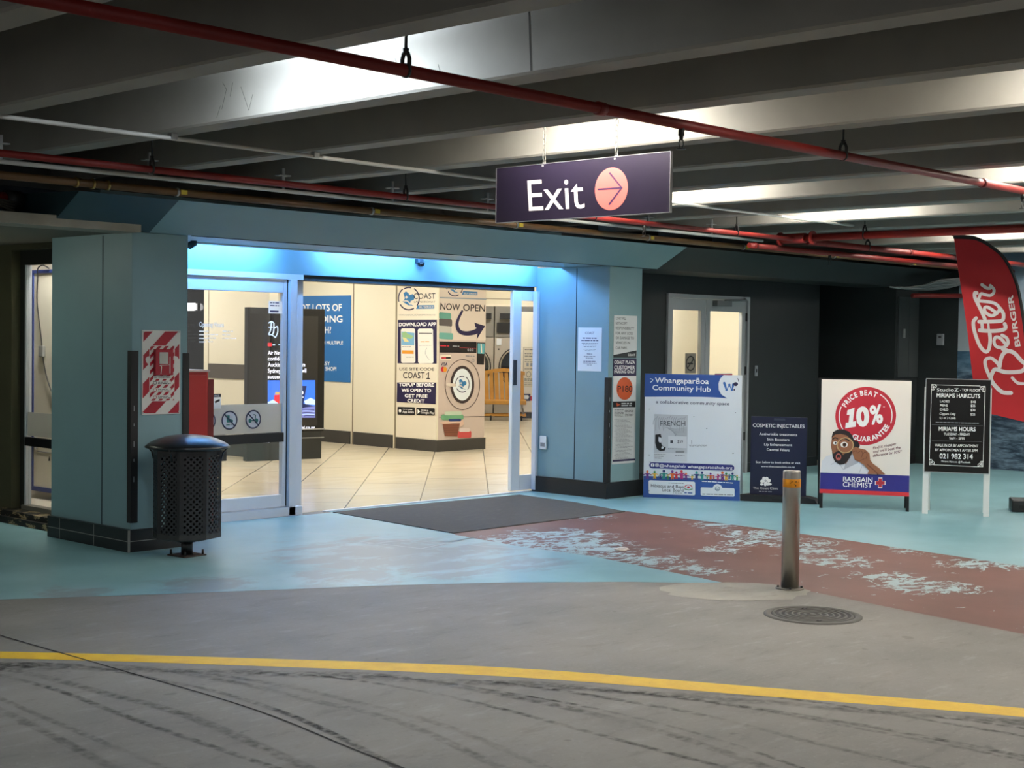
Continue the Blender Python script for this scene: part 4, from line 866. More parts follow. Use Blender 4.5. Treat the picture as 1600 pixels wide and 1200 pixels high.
A.words('lettering', GREYP, 560, 1096, 825, 1104, 12, 4); A.ring('emblem', mat('print_slate', '#4f6a80', 0.5), 692, 1045, 22, 20, 5); A.words('emblem', MATS['print_slate'], 672, 1052, 712, 1053, 8); A.words('lettering', WHITE, 556, 982, 828, 998, 10, 8)
for x, y in ((98,340),(488,408),(600,512),(848,374),(828,733),(92,745),(88,1063),(100,806)): A.ell('scuff', DG, x, y, 6, 3, 8)
A.flush()

# navy clinic sign on its plastic base
cs, CW = board('pavement_sign', 'navy cosmetic injectables sign in a black plastic base behind the bollard', (12.267,8.245), (12.514,7.741))
M_NAVYS = mat('sign_navy', '#141c3a', 0.45); M_BLKP = mat('black_plastic', '#17181a', 0.5)
bx('sign_panel', M_NAVYS, cs, 0, CW, 0.06, 0.075, 0.05, 0.85, bevel=0.003)
MB().prism([(-0.14,0),(CW+0.13,0),(CW+0.10,0.045),(CW+0.02,0.062),(-0.02,0.062),(-0.11,0.045)], 'y', -0.08, 0.14).build('plastic_base', M_BLKP, cs)
bx('base_grip', mat('grip_black', '#08090a', 0.6), cs, 0.24, 0.34, -0.085, -0.07, 0.015, 0.04); bx('handle_slot', mat('slot_grey', '#3a4050', 0.5), cs, 0.23, 0.34, 0.058, 0.061, 0.815, 0.835)
A = Art(cs, ((170,85),(868,97),(812,1045),(135,1020)), CW, 0.80, 0, 0.05, 0.06)
for s_, a in (('COSMETIC INJECTABLES',(190,212,826,221,40)),('Antiwrinkle treatments',(268,309,735,315,30)),('Skin Boosters',(362,371,637,375,30)),('Lip Enhancement',(325,432,668,437,30)),('Dermal Fillers',(357,494,634,499,30)),('Scan below to book online or visit',(217,640,760,647,24)),('www.thecoastclinic.co.nz',(280,688,692,694,20))):
    A.text('lettering', WHITE, s_, *a, bold=0.012)
A.text('lettering', WHITE, 'The Coast Clinic', 178, 948, 481, 952, 24, 0.0); A.words('lettering', LG, 250, 982, 405, 986, 14, 2)
for k, (dx, dy, rx, ry) in enumerate(((-40,5,26,20),(-18,-25,22,24),(15,-27,22,22),(40,-5,24,22),(0,8,20,18),(-48,40,20,14),(50,38,24,14),(-5,40,18,22),(25,35,20,20))): A.ell('flower_emblem', WHITE, 332+dx, 852+dy, rx, ry, 18)
A.up(); A.ring('flower_emblem', M_NAVYS, 332, 850, 12, 11, 4); A.flush()

# white price guarantee A-frame
ch, KW = board('a_frame_sign', 'white price beat A-frame sign with red disc and a man holding a magnifying glass', (12.233,7.409), (12.625,6.669))
M_KB = mat('black_frame', '#101113', 0.45); CREAMP = mat('print_cream', '#f4ebe1', 0.45)
K0, K1 = 0.148, 1.25
for x in (0.0, KW-0.03): bx('leg', M_KB, ch, x, x+0.03, 0.006, 0.03, 0, K0+0.02)
for x in (-0.035, KW-0.045): MB().bar((x+0.015,0.03,1.25),(x+0.015,0.33,0.0),0.028,0.028).build('rear_leg', M_KB, ch)
bx('rear_panel', M_KB, ch, 0.0, KW-0.02, 0.035, 0.042, 0.62, 1.24); bx('rear_crossbar', M_KB, ch, -0.02, KW-0.03, 0.19, 0.21, 0.55, 0.58); bx('hinge_bar', M_KB, ch, -0.03, KW-0.01, 0.028, 0.05, 1.235, 1.262)
bx('sign_panel', CREAMP, ch, 0, KW, 0.0, 0.006, K0, K1); bx('panel_frame', M_KB, ch, 0.0, KW, 0.006, 0.02, K0, K1)
A = Art(ch, ((65,62),(836,88),(833,1075),(52,1045)), KW, K1-K0, 0, K0)
PRED = mat('print_price_red', '#c02a3b', 0.45); PNAVY = mat('print_royal_navy', '#2d2a80', 0.45)
A.ell('red_disc', PRED, 447, 383, 262, 250, 64); A.poly('name_band', PNAVY, [(57,868),(832,897),(832,1040),(54,1010)]); A.poly('red_strip', mat('print_bright_red', '#d8323a', 0.45), [(54,1010),(832,1040),(833,1075),(52,1045)]); A.up()
A.ring('white_arc', WHITE, 447, 383, 232, 222, 9, 135, 202); A.ring('white_arc', WHITE, 447, 383, 232, 222, 9, -57, 17)
A.arctext('lettering', WHITE, 'PRICE BEAT', 447, 383, 186, -66, 29, 42, 0.035, ry=0.96); A.arctext('lettering', WHITE, 'GUARANTEE', 447, 383, 228, 212, 113, 42, 0.035, inside=True, ry=0.96)
A.poly('lettering', WHITE, [(272,488),(277,440),(301,436),(309,370),(284,374),(290,332),(352,310),(339,430),(368,426),(362,474)]); A.text('lettering', WHITE, '0', 372, 470, 484, 455, 150, 0.055, 0.06); A.text('lettering', WHITE, '%', 492, 452, 600, 437, 150, 0.035, 0.05); A.text('lettering', WHITE, '*', 598, 322, 614, 320, 20, 0.0)
DRED = mat('print_maroon', '#6e1c2a', 0.5)
for s_, a in (('Find it cheaper',(515,670,716,632,22)),("and we'll beat the",(516,702,752,664,22)),('difference by 10%*',(515,736,760,699,22))): A.text('slogan', DRED, s_, *a, bold=0.012, shear=0.25)
A.text('lettering', WHITE, 'BARGAIN', 258, 945, 514, 953, 40, 0.018); A.text('lettering', WHITE, 'CHEMIST', 256, 991, 512, 999, 40, 0.018)
for w_, m_, l_ in ((46, WHITE, 0), (38, PRED, 1)):
    a, b = w_, w_*0.38; A.poly('cross_emblem', m_, [(582+x, 958+y) for x, y in ((-b,-a),(b,-a),(b,-b),(a,-b),(a,b),(b,b),(b,a),(-b,a),(-b,b),(-a,b),(-a,-b),(-b,-b))]); A.up()
# photograph of the man printed on the poster
SKIN = mat('print_skin', '#9a6446', 0.5); SKIND = mat('print_skin_dark', '#7a4a34', 0.5); HAIR = mat('print_hair', '#211a1c', 0.5); SHIRT = mat('print_shirt', '#e3e3e8', 0.5); SHADE = mat('print_shirt_grey', '#b9bac2', 0.5); LIPS = mat('print_lips', '#c0645e', 0.5)
A.layer = 3
A.poly('portrait', SHIRT, [(62,868),(70,770),(110,725),(165,712),(240,760),(330,740),(395,770),(430,800),(482,850),(490,880)]); A.up()
A.poly('portrait', SHADE, [(330,700),(385,740),(390,785),(330,812),(262,845),(285,760)]); A.stroke('portrait', SHADE, [(150,800),(205,770),(262,845)], 4, False); A.stroke('portrait', SHADE, [(395,880),(420,820)], 4); A.up()
A.poly('portrait', SKIND, [(285,600),(345,600),(335,700),(285,790),(230,790),(215,760)]); A.up()
A.poly('portrait', HAIR, [(155,560),(165,520),(205,498),(255,496),(305,515),(335,550),(352,590),(385,600),(402,640),(385,665),(340,660),(325,690),(160,640)]); A.up()
A.poly('portrait', SKIN, [(157,565),(185,540),(235,535),(285,548),(320,580),(330,640),(318,700),(290,740),(240,770),(195,755),(165,715),(150,640)]); A.up()
A.poly('portrait', HAIR, [(160,690),(175,705),(190,690),(215,682),(240,690),(255,720),(285,690),(318,660),(330,640),(335,690),(312,745),(268,795),(225,800),(188,775),(165,735)]); A.up()
A.ell('portrait', LIPS, 216, 733, 24, 31); A.up(); A.ell('portrait', INK, 216, 733, 15, 21); A.up(); A.ell('portrait', LIPS, 216, 745, 11, 8)
A.ell('portrait', WHITE, 187, 613, 20, 14); A.stroke('portrait', HAIR, [(165,580),(185,568),(208,577)], 9); A.stroke('portrait', SKIND, [(212,625),(196,665),(206,680),(222,676)], 5); A.up(); A.ell('portrait', INK, 190, 613, 8, 9)
A.ell('portrait', SKIN, 275, 632, 66, 62); A.up(); A.ell('portrait', WHITE, 265, 628, 32, 24); A.stroke('portrait', HAIR, [(228,592),(262,572),(305,592)], 12); A.up(); A.ell('portrait', mat('print_iris', '#5d3a24', 0.5), 268, 628, 17, 18); A.up(); A.ell('portrait', INK, 268, 628, 9, 10); A.up()
A.ring('magnifying_glass', mat('print_brass', '#c9a877', 0.4), 275, 633, 74, 68, 9); A.up()
A.poly('portrait', SKIN, [(335,668),(362,645),(400,660),(452,672),(486,705),(492,760),(515,790),(570,830),(625,885),(470,880),(482,850),(440,800),(395,775),(360,760),(340,710)]); A.up()
for p in ([(345,690),(372,680),(380,700)], [(385,700),(412,680),(425,705),(418,735)], [(425,715),(448,690),(465,715),(455,750)], [(362,755),(400,765),(440,750)]): A.stroke('portrait', SKIND, p, 6)
A.stroke('portrait', SKIND, [(470,800),(540,860),(560,884)], 10); A.flush()

# black haircut price board on white legs
hc, BW = board('a_frame_sign', 'black haircut price board on white wooden legs in front of the sea mural', (12.592,6.5), (12.828,5.976))
M_WOODW = mat('white_painted_wood', '#e6e6e2', 0.5); BOARDB = mat('gloss_black_board', '#131313', 0.18, spec=0.6); SILV = mat('silver_edge', '#b9bcbc', 0.35, 0.6)
Z0, Z1 = 0.405, 1.275
for x in (-0.015, BW-0.04): bx('leg', M_WOODW, hc, x, x+0.052, 0.012, 0.035, 0, 1.2)
for x in (0.0, BW-0.05): MB().bar((x+0.02,0.06,1.2),(x+0.02,0.34,0.0),0.04,0.022).build('rear_leg', M_WOODW, hc)
bx('rear_crossbar', M_WOODW, hc, 0, BW-0.01, 0.145, 0.165, 0.72, 0.77)
bx('sign_panel', BOARDB, hc, 0, BW, 0, 0.012, Z0, Z1)
mb = MB(); mb.box(-0.004,BW+0.004,-0.003,0.014,Z1,Z1+0.006); mb.box(-0.004,BW+0.004,-0.003,0.014,Z0-0.006,Z0); mb.box(-0.006,0,-0.003,0.014,Z0,Z1); mb.box(BW,BW+0.006,-0.003,0.014,Z0,Z1); mb.build('edge_trim', SILV, hc)
A = Art(hc, ((92,60),(630,78),(600,808),(60,775)), BW, Z1-Z0, 0, Z0)
A.stroke('border_ornament', WHITE, [(160,107),(540,121)], 3.5, False); A.stroke('border_ornament', WHITE, [(581,160),(556,715)], 3.5, False); A.stroke('border_ornament', WHITE, [(520,752),(140,727)], 3.5, False); A.stroke('border_ornament', WHITE, [(104,690),(132,140)], 3.5, False)
for (x, y, sx, sy) in ((135,104,1,1),(583,124,-1,1),(554,752,-1,-1),(103,726,1,-1)):
    for p in ([(0,0),(38,2)], [(0,0),(0,40)], [(4,44),(14,30),(8,18),(22,22),(30,8),(44,6)], [(12,42),(22,38),(26,26),(38,22),(42,12)], [(6,8),(18,14),(14,26)]): A.stroke('border_ornament', WHITE, [(x+sx*a, y+sy*b) for a, b in p], 4)
for s_, a, b in (('StudioZ',(178,158,360,161,24),.0),('- TOP FLOOR',(372,160,541,166,20),.012),('MIRIAMS HAIRCUTS',(175,203,538,216,30),.022),('LADIES',(203,243,283,246,18),.012),('$40',(462,252,503,254,18),.012),('MENS',(203,275,266,278,18),.012),('$35',(460,283,498,285,18),.012),('CHILD',(200,307,270,310,18),.012),('$30',(458,316,498,318,18),.012),('Clippers Only',(197,341,331,346,18),.012),('$25',(456,350,496,352,18),.012),('0,1 or 2 Comb',(197,372,331,377,18),.012),('MIRIAMS HOURS',(187,463,497,474,30),.022),('TUESDAY - FRIDAY',(230,500,450,507,19),.012),('9AM - 5PM',(275,533,400,538,19),.012),('WALK IN OR BY APPOINTMENT',(152,585,517,600,20),.012),('BY APPOINTMENT AFTER 5PM',(155,621,511,635,20),.012),('021 982 314',(190,679,470,690,38),.018),('Miriams Haircuts @ Facebook',(205,708,450,723,14),.006)):
    A.text('lettering', WHITE, s_, *a, bold=b)
A.words('lettering', LG, 163, 400, 525, 414, 7, 6); A.stroke('lettering', GREYP, [(130,415),(560,432)], 1.5, False); A.stroke('lettering', GREYP, [(128,540),(545,556)], 1.5, False); A.flush()

# feather flag
fl_ = thing('feather_flag', 'tall red feather flag with white script lettering and a black edge sleeve', 'flag', (13.585,6.0,0), math.atan2(-0.7,0.4))
FLAGR = mat('flag_red', '#b5161f', 0.6, vary=0.05, vscale=2.5); FLAGK = mat('flag_black', '#111112', 0.6); FLAGW = mat('flag_white', '#e3dcda', 0.6)
A = Art(fl_, ((-120,-540),(649,-543),(600,1519),(-166,1500)), 0.759, 2.126, -0.739, 0.713)
OUT = smooth_path([(-60,-372),(90,-366),(180,-348),(300,-282),(432,-162),(540,60),(600,348),(636,660),(660,1020),(666,1392)], 5)
LEFT = [(600,1374),(330,1308),(175,1282),(162,1260),(120,960),(72,540),(30,240),(-18,-60)]
def flagpoly(name, m, pts, y0, y1):
    mb = MB(); q = [A.P(*p) for p in pts]; mb.prism(q, 'y', y0, y1); return mb.build(name, m, fl_)
flagpoly('banner', FLAGR, OUT + LEFT, -0.0015, 0.0015)
inner = []
for i, (x, y) in enumerate(OUT):
    a = OUT[max(i-1,0)]; b = OUT[min(i+1,len(OUT)-1)]; l = math.hypot(b[0]-a[0], b[1]-a[1]); inner.append((x-(b[1]-a[1])/l*30, y+(b[0]-a[0])/l*30))
mb = MB()
qo = [A.P(*p) for p in OUT]; qi = [A.P(*p) for p in inner]
for y in (-0.004, 0.004):
    for i in range(len(qo)-1): mb.face([(qo[i][0],y,qo[i][1]),(qo[i+1][0],y,qo[i+1][1]),(qi[i+1][0],y,qi[i+1][1]),(qi[i][0],y,qi[i][1])])
for q in (qo, qi):
    for i in range(len(q)-1): mb.face([(q[i][0],-0.004,q[i][1]),(q[i+1][0],-0.004,q[i+1][1]),(q[i+1][0],0.004,q[i+1][1]),(q[i][0],0.004,q[i][1])])
mb.build('pole_sleeve', FLAGK, fl_)
px, pz = A.P(652, 1392); ppts = [(a, 0, b) for a, b in ((x-0.0, z) for x, z in [A.P(x-14, y) for x, y in OUT])]
MB().tube(ppts + [(px, 0, pz-0.2), (px, 0, 0.12)], 0.009, 10).build('pole', M_STEEL, fl_)
bxp = px
mb = MB(); mb.box(bxp-0.16, bxp+0.16, -0.16, 0.16, 0.0, 0.115, bevel=0.012); mb.build('base_block', M_BLKP, fl_)
bx('base_grip', MATS['grip_black'], fl_, bxp-0.10, bxp-0.02, -0.165, -0.158, 0.03, 0.07)
MB().tube([(bxp,0,0.11),(bxp,0,0.22)], 0.02, 12).build('pole_socket', M_STEEL, fl_)
A.layer = 6
for p, w_ in (([(207,88),(250,118),(285,120)],30), ([(285,95),(318,130),(315,165),(285,188),(240,182),(198,172),(180,210),(168,240)],28), ([(158,165),(140,165),(140,205),(165,260),(200,330),(235,410)],34),
              ([(168,238),(250,246),(325,262),(370,305),(352,350),(295,378),(240,345),(232,305),(265,300),(335,345)],30), ([(372,305),(408,360),(398,420),(330,432),(180,434)],34), ([(185,515),(300,522),(395,512),(428,490),(420,455)],36), ([(205,432),(212,520)],30), ([(265,440),(272,530)],22),
              ([(152,400),(126,440),(138,530),(185,655),(240,715),(272,690),(284,610),(280,545)],34), ([(395,560),(440,590),(450,640),(405,676),(345,668),(320,625),(335,580),(380,590),(425,640)],30),
              ([(290,975),(245,865),(240,795),(290,775),(345,815),(372,855)],32), ([(372,855),(388,770),(430,715),(500,722),(570,795),(615,840),(590,890),(530,905),(420,905),(335,880),(302,920),(292,975),(335,1040),(400,1095),(478,1102)],38), ([(490,960),(540,1008),(600,1015)],28), ([(400,690),(440,700)],34)):
    A.stroke('script_lettering', FLAGW, p, w_)
A.text('lettering', FLAGW, 'BURGER', 566, 664, 494, 183, 48, 0.03); A.flush()

# ------------------------------------------------------------------ notices on the columns
ps = thing('parking_sign', 'tall stack of parking notice panels with an orange disc on the right column', 'sign', (11.325,9.268,0))
PB_ = mat('panel_light_grey', '#cfd2d2', 0.45); ORNG = mat('print_orange', '#c4562b', 0.5)
PWID = 0.37
for nm, z0, z1, m in (('liability_panel',1.428,1.852,PB_),('customer_panel',1.238,1.415,PURP),('time_limit_panel',0.98,1.238,PB_),('conditions_panel',0.345,0.976,PB_)): bx(nm, m, ps, 0, PWID, -0.006, 0, z0, z1)
A = Art(ps, ((92,57),(237,57),(224,1048),(80,1054)), PWID, 1.852-0.342, 0, 0.342, -0.006)
CH = mat('print_charcoal', '#2b2f31', 0.5)
for s_, y, w_ in (('COAST WILL',86,65),('NOT ACCEPT',118,72),('RESPONSIBILITY',150,118),('FOR ANY LOSS',184,108),('OR DAMAGE TO',216,116),('VEHICLES IN',248,90),('CAR PARK.',282,75)): A.text('lettering', CH, s_, 100, y, 100+w_, y, 17, 0.004)
A.poly('wedge', CH, [(86,322),(233,289),(232,338),(86,339)]); A.up(); A.text('lettering', WHITE, 'COAST', 178, 327, 224, 327, 15, 0.01)
for s_, y, c, x in (('COAST PLAZA',380,22,92),('CUSTOMER',418,26,92),('PARKING ONLY',443,20,92)): A.text('lettering', WHITE, s_, x, y, 222, y, c, 0.012)
A.ell('orange_disc', ORNG, 157, 546, 51, 76); A.up(); A.text('lettering', INK, 'P180', 113, 567, 205, 567, 40, 0.008)
A.poly('header_strip', INK, [(84,632),(226,632),(226,672),(84,672)]); A.up(); A.poly('header_strip', ORNG, [(104,640),(130,653),(108,666)]); A.words('lettering', PB_, 136, 650, 202, 650, 10, 1); A.words('lettering', PB_, 136, 664, 202, 664, 10, 3)
for k in range(6): A.words('small_print', CH, 92, 690+k*9, 150, 690+k*9, 5, k, .6); A.words('small_print', CH, 158, 686+k*9, 212, 686+k*9, 5, k+3, .6)
for k in range(34): A.words('small_print', GREYP, 92+(8 if k % 5 else 0), 752+k*8, 212-(k*37 % 50), 752+k*8, 4.5, k, .6)
A.poly('footer_strip', PURP, [(82,1022),(224,1018),(224,1031),(82,1035)]); A.flush()
nt_ = thing('paper_notice', 'white paper notice taped to the light blue face of the right column', 'notice', (11.253,9.675,1.282), -PI/2)
NWID, NHGT = 0.315, 0.445
bx('sheet', M_PAPER, nt_, 0, NWID, -0.002, 0, 0, NHGT)
A = Art(nt_, ((247,335),(357,335),(356,542),(246,542)), NWID, NHGT, 0, 0, -0.002)
A.text('lettering', NAVY, 'COAST', 280, 367, 323, 367, 11, 0.004)
for k, (y, a, b) in enumerate(((388,268,334),(399,262,341),(412,264,340),(420,270,333),(428,274,330),(440,272,330),(447,280,325),(462,289,315),(473,275,328),(481,284,320),(497,273,331),(505,272,334),(514,290,313))): A.words('lettering', NAVY if k in (0,1,7,10) else GREYP, a, y, b, y, 6 if k in (0,1) else 4, k)
A.flush()
fs = thing('fire_sign', 'red and white striped fire alarm plate with red call point on the bin side column', 'sign', (5.871,9.268,1.004))
FW_, FH_ = 0.33, 0.625
FWHT = mat('fire_white', '#dad6cf', 0.2, spec=0.6); FRED = mat('fire_red', '#a01527', 0.2, spec=0.6)
bx('plate', FWHT, fs, 0, FW_, -0.008, 0, 0, FH_, bevel=0.003)
A = Art(fs, ((78,112),(525,120),(520,1108),(85,1115)), FW_, FH_, 0, 0, -0.008)
def clip(poly, x0, x1, y0, y1):
    for ax, lim, sg in ((0,x0,1),(0,x1,-1),(1,y0,1),(1,y1,-1)):
        out = []
        for i, p in enumerate(poly):
            q = poly[(i+1) % len(poly)]; ip, iq = sg*(p[ax]-lim) >= 0, sg*(q[ax]-lim) >= 0
            if ip: out.append(p)
            if ip != iq:
                t = (lim-p[ax])/(q[ax]-p[ax]); out.append((p[0]+(q[0]-p[0])*t, p[1]+(q[1]-p[1])*t))
        poly = out
        if not poly: return None
    return poly
def stripes(part, m, x0, x1, y0, y1, period, wd, off, slope=1.12):
    k = -4
    while k < 60:
        b = y0+off+period*k; P4 = [(x0-5, b+0), (x1+5, b-(x1-x0+10)*slope), (x1+5, b+wd-(x1-x0+10)*slope), (x0-5, b+wd)]
        c = clip(P4, x0, x1, y0, y1)
        if c and len(c) > 2: A.poly(part, m, c)
        k += 1
stripes('stripes', FRED, 92, 508, 130, 1095, 335, 175, 285)
A.up(); A.poly('inner_plate', FWHT, [(160,295),(455,298),(450,955),(165,952)]); A.up(); stripes('inner_stripes', FRED, 168, 448, 302, 946, 92, 46, 20)
for sx, x in ((-1,165),(1,450)): A.poly('inner_plate', FWHT, [(x,420),(x+sx*30,425),(x+sx*48,450),(x+sx*40,490),(x,535)])
A.up(); A.poly('inner_plate', FWHT, [(205,655),(410,655),(410,690),(205,690)])
for y in (740,825,910): A.poly('inner_plate', FWHT, [(200,y-28),(410,y-28),(410,y+16),(200,y+16)])
A.up(); A.text('lettering', INK, 'FIRE HOSE REEL', 205, 683, 405, 681, 20, 0.012)
for k, y in enumerate((740,825,910)): A.rrect('pictogram', FRED if k else INK, 206, y-22, 246, y+14, 12); A.words('lettering', INK, 262, y-8, 380, y-8, 9, k); A.words('lettering', INK, 262, y+10, 405, y+10, 12, k+4)
A.up()
for k, y in enumerate((740,825,910)): A.rrect('pictogram', FWHT, 212, y-16, 240, y+8, 8)
A.flush()
def fp(x, y): return A.P(x, y)
(ax_, az_), (bx2, bz2) = fp(205,645), fp(410,340)
bx('call_point_box', FRED, fs, ax_, bx2, -0.045, -0.012, az_, bz2, bevel=0.004)
(ax_, az_), (bx2, bz2) = fp(245,512), fp(345,375); bx('call_point_window', mat('call_window', '#b9b6ae', 0.3), fs, ax_, bx2, -0.049, -0.045, az_, bz2, bevel=0.001)
A.y0 = -0.046; A.layer = 2; A.stroke('call_point_print', FWHT, [(250,532),(268,545),(262,625)], 9); A.stroke('call_point_print', FWHT, [(366,430),(366,620)], 9, False); A.stroke('call_point_print', FWHT, [(250,528),(365,522)], 4, False); A.flush()
for x, y in ((94,134),(506,136),(98,1090),(505,1078)):
    q = fp(x, y); MB().tube([(q[0],-0.011,q[1]),(q[0],-0.008,q[1])], 0.006, 10).build('screw', M_GALV, fs)

# ------------------------------------------------------------------ in the corridor: advertising screen, posters
ki = thing('digital_kiosk', 'tall black advertising screen kiosk showing a news story, standing in the corridor', 'kiosk', (11.02,14.962,0), math.atan2(14.747-14.964,12.084-11.02))
KW2, KH2 = 1.086, 1.955
M_KIO = mat('kiosk_black', '#0b0b0c', 0.25, spec=0.4); M_KIOG = mat('kiosk_dark_grey', '#282725', 0.35)
MB().prism([(0.0,0.02),(0.02,0.0),(0.30,0.0),(0.30,0.13),(0.02,0.13),(0.0,0.11)], 'z', 0.36, KH2).build('side_cover', M_KIOG, ki)
bx('housing', M_KIO, ki, 0.30, KW2, 0.004, 0.13, 0.36, KH2, bevel=0.006)
bx('base', mat('kiosk_base', '#222422', 0.5), ki, 0.0, KW2-0.03, 0.015, 0.12, 0, 0.36); bx('chrome_trim', M_GALV, ki, 0.24, KW2+0.005, -0.003, 0.012, 0.385, 0.40); bx('chrome_trim', M_GALV, ki, 0.1, KW2, -0.003, 0.012, 0.275, 0.285)
bx('screen', mat('screen_dark', '#101012', 0.12, emit='#1c1a18', es=0.2), ki, 0.36, KW2-0.10, 0.0, 0.004, 0.44, 1.86)
A = Art(ki, ((388,480),(508,483),(505,716),(388,721.5)), KW2, KH2, 0, 0, 0.0)
E_W = emat('screen_white', '#e4e8ff', 0.42); E_B = emat('screen_blue', '#2c63e0', 0.36); E_R = emat('screen_red', '#c0202c', 0.34); E_N = emat('screen_navy', '#14204e', 0.25); E_S = emat('screen_slate', '#6a72b4', 0.30); E_L = emat('screen_pale', '#a9c2ee', 0.36)
A.layer = 2
for p, w_ in (([(419,504.5),(423,502),(426,504)],1.6), ([(423,503),(422,515),(419,522)],2.0), ([(419,511),(425,511)],1.2), ([(427,505),(426.5,518),(424,523)],2.0), ([(420,523),(424,523),(428,526)],1.6), ([(427.5,513),(432,510),(433,517),(431,524),(429,527)],1.7)): A.stroke('news_emblem', E_L, p, w_)
A.rrect('live_badge', E_R, 417.5, 535.5, 424, 541, 1); A.words('headline', E_L, 425, 539.5, 429, 539.5, 2.5); A.words('headline', E_L, 434, 539, 437, 539, 2)
for s_, x, y, w_ in (('Air New Zealand',418,554,43),('confident',418,563,27),('Auckland',418,572.5,26),('in',470,572.3,5.5),('Sydney',418,582,20),('will',470.5,581.5,7),('succeed',418,591,24)): A.text('headline', E_W, s_, x, y, x+w_, y+0.1, 6.3, 0.012)
A.poly('news_photo', E_B, [(418,594),(491.5,593.5),(491.5,652),(418,652.5)]); A.up()
A.poly('news_photo', E_S, [(418,634),(491.5,633.5),(491.5,652),(418,652.5)]); A.poly('news_photo', E_R, [(427,640),(428,617),(437,616),(437,640)]); A.poly('news_photo', emat('screen_tan', '#b09a5c', 0.3), [(428.5,616),(430,612),(437,612),(437,616)]); A.poly('news_photo', E_L, [(418,628),(426,624),(440,634),(418,636)]); A.poly('news_photo', E_L, [(474,626),(484,621),(491,624),(491,632),(476,631)])
A.up(); A.poly('news_photo', E_N, [(456,602),(478,602.5),(473,630),(491,634),(476,636),(462,640),(452,637)]); A.ell('news_photo', E_W, 470.5, 613, 2.6, 3, 14); A.words('news_photo', E_W, 468, 620.5, 474, 620.5, 1.6)
for k in range(5): A.stroke('news_photo', E_L if k % 2 else E_N, [(462+k*3,640+k*2.4),(478,639+k*2.5),(490,640+k*2.3)], 0.9)
A.text('web_address', E_W, 'nzherald.co.nz', 452, 669.5, 491, 669.3, 4.5, 0.012)
A.text('maker_lettering', E_W, 'VMO', 411, 691.5, 422, 691.3, 5, 0.03); A.flush()

bp = thing('laundry_poster', 'blue bedding poster with white capitals on the cream corridor wall', 'poster', (14.026,18.15,0.92), -PI/2)
BPW = 18.15-16.51; bx('sheet', mat('poster_blue', '#2f72b4', 0.5), bp, 0, BPW, -0.004, 0, 0, 1.295)
A = Art(bp, ((430,95),(1088,85),(1082,1103),(440,1085)), BPW, 1.295, 0, 0, -0.004)
for s_, x0, x1, y, c in (('GOT LOTS OF',552,1002,268,76),('BEDDING',650,1010,402,76),('TO WASH?',610,905,532,76),('WITH MULTIPLE',760,1015,662,38),('EASY',800,898,908,42),('WHILE YOU SHOP!',640,955,972,42)): A.text('lettering', WHITE, s_, x0, y, x1, y-3, c, 0.02)
A.flush()

# laundromat artwork wrapped on the pillar
PV = mat('vinyl_cream', '#e9e0cb', 0.45); PPINK = mat('vinyl_stainless', '#c9b9ae', 0.4); LBLUE = mat('vinyl_logo_blue', '#2f77ad', 0.5); LNAVY = mat('vinyl_deep_navy', '#211b45', 0.5)
pl = thing('laundry_poster', 'narrow laundry app poster on the pillar side facing the doors, with phone screens', 'poster', (14.028,15.48,0.168), -PI/2)
bx('sheet', PV, pl, 0, 0.825, -0.003, 0, 0, 2.33-0.168)
A = Art(pl, ((31,71),(275,69),(252,1066),(16,1045)), 0.825, 2.33-0.168, 0, 0, -0.003)
def wave_logo(part, cx, cy, s, ringm=LNAVY):
    for a0, a1, rr_ in ((-60,40,1.0),(60,150,0.98),(165,235,1.02),(240,285,0.97)): A.ring(part, ringm, cx, cy, s*0.86*rr_, s*rr_, s*0.09, a0, a1, 18)
    A.up(); A.poly(part, LBLUE, [(cx-0.42*s,cy-0.45*s),(cx-0.22*s,cy-0.6*s),(cx-0.02*s,cy-0.45*s),(cx+0.05*s,cy-0.28*s),(cx+0.32*s,cy-0.38*s),(cx+0.5*s,cy-0.15*s),(cx+0.4*s,cy+0.1*s),(cx+0.15*s,cy+0.2*s),(cx+0.1*s,cy+0.45*s),(cx+0.4*s,cy+0.62*s),(cx-0.05*s,cy+0.55*s),(cx-0.5*s,cy+0.25*s),(cx-0.32*s,cy+0.0*s)]); A.up()
    A.stroke(part, PV, [(cx-0.42*s,cy+0.2*s),(cx-0.1*s,cy+0.22*s),(cx+0.12*s,cy+0.48*s)], s*0.09); A.poly(part, PV, [(cx-0.18*s,cy-0.3*s),(cx-0.14*s,cy-0.16*s),(cx-0.02*s,cy-0.12*s),(cx-0.14*s,cy-0.08*s),(cx-0.18*s,cy+0.06*s),(cx-0.22*s,cy-0.08*s),(cx-0.34*s,cy-0.12*s),(cx-0.22*s,cy-0.16*s)])
wave_logo('wave_emblem', 98, 150, 78)
A.text('lettering', mat('print_warm_black', '#2a2224', 0.5), 'COAST', 128, 153, 260, 154, 36, 0.004); WB = MATS['print_warm_black']
A.text('lettering', WB, 'LAUNDROMAT', 130, 177, 258, 179, 10, 0.0); A.poly('banner_strip', LBLUE, [(152,194),(252,194),(252,217),(142,218)]); A.up(); A.text('lettering', PV, 'SELF SERVICE', 160, 212, 248, 212, 12, 0.01)
A.text('lettering', GREYP, 'WWW.COASTLAUNDROMAT.CO.NZ', 36, 260, 258, 262, 8, 0.0)
A.poly('app_panel', LNAVY, [(30,287),(267,289),(262,572),(26,568)]); A.up(); A.text('lettering', WHITE, 'DOWNLOAD APP', 36, 328, 262, 328, 22, 0.03)
PH = mat('phone_screen', '#ece9df', 0.5)
A.rrect('phone_screen', PH, 48, 343, 136, 566, 12); A.rrect('phone_screen', PH, 152, 345, 244, 570, 12); A.up()
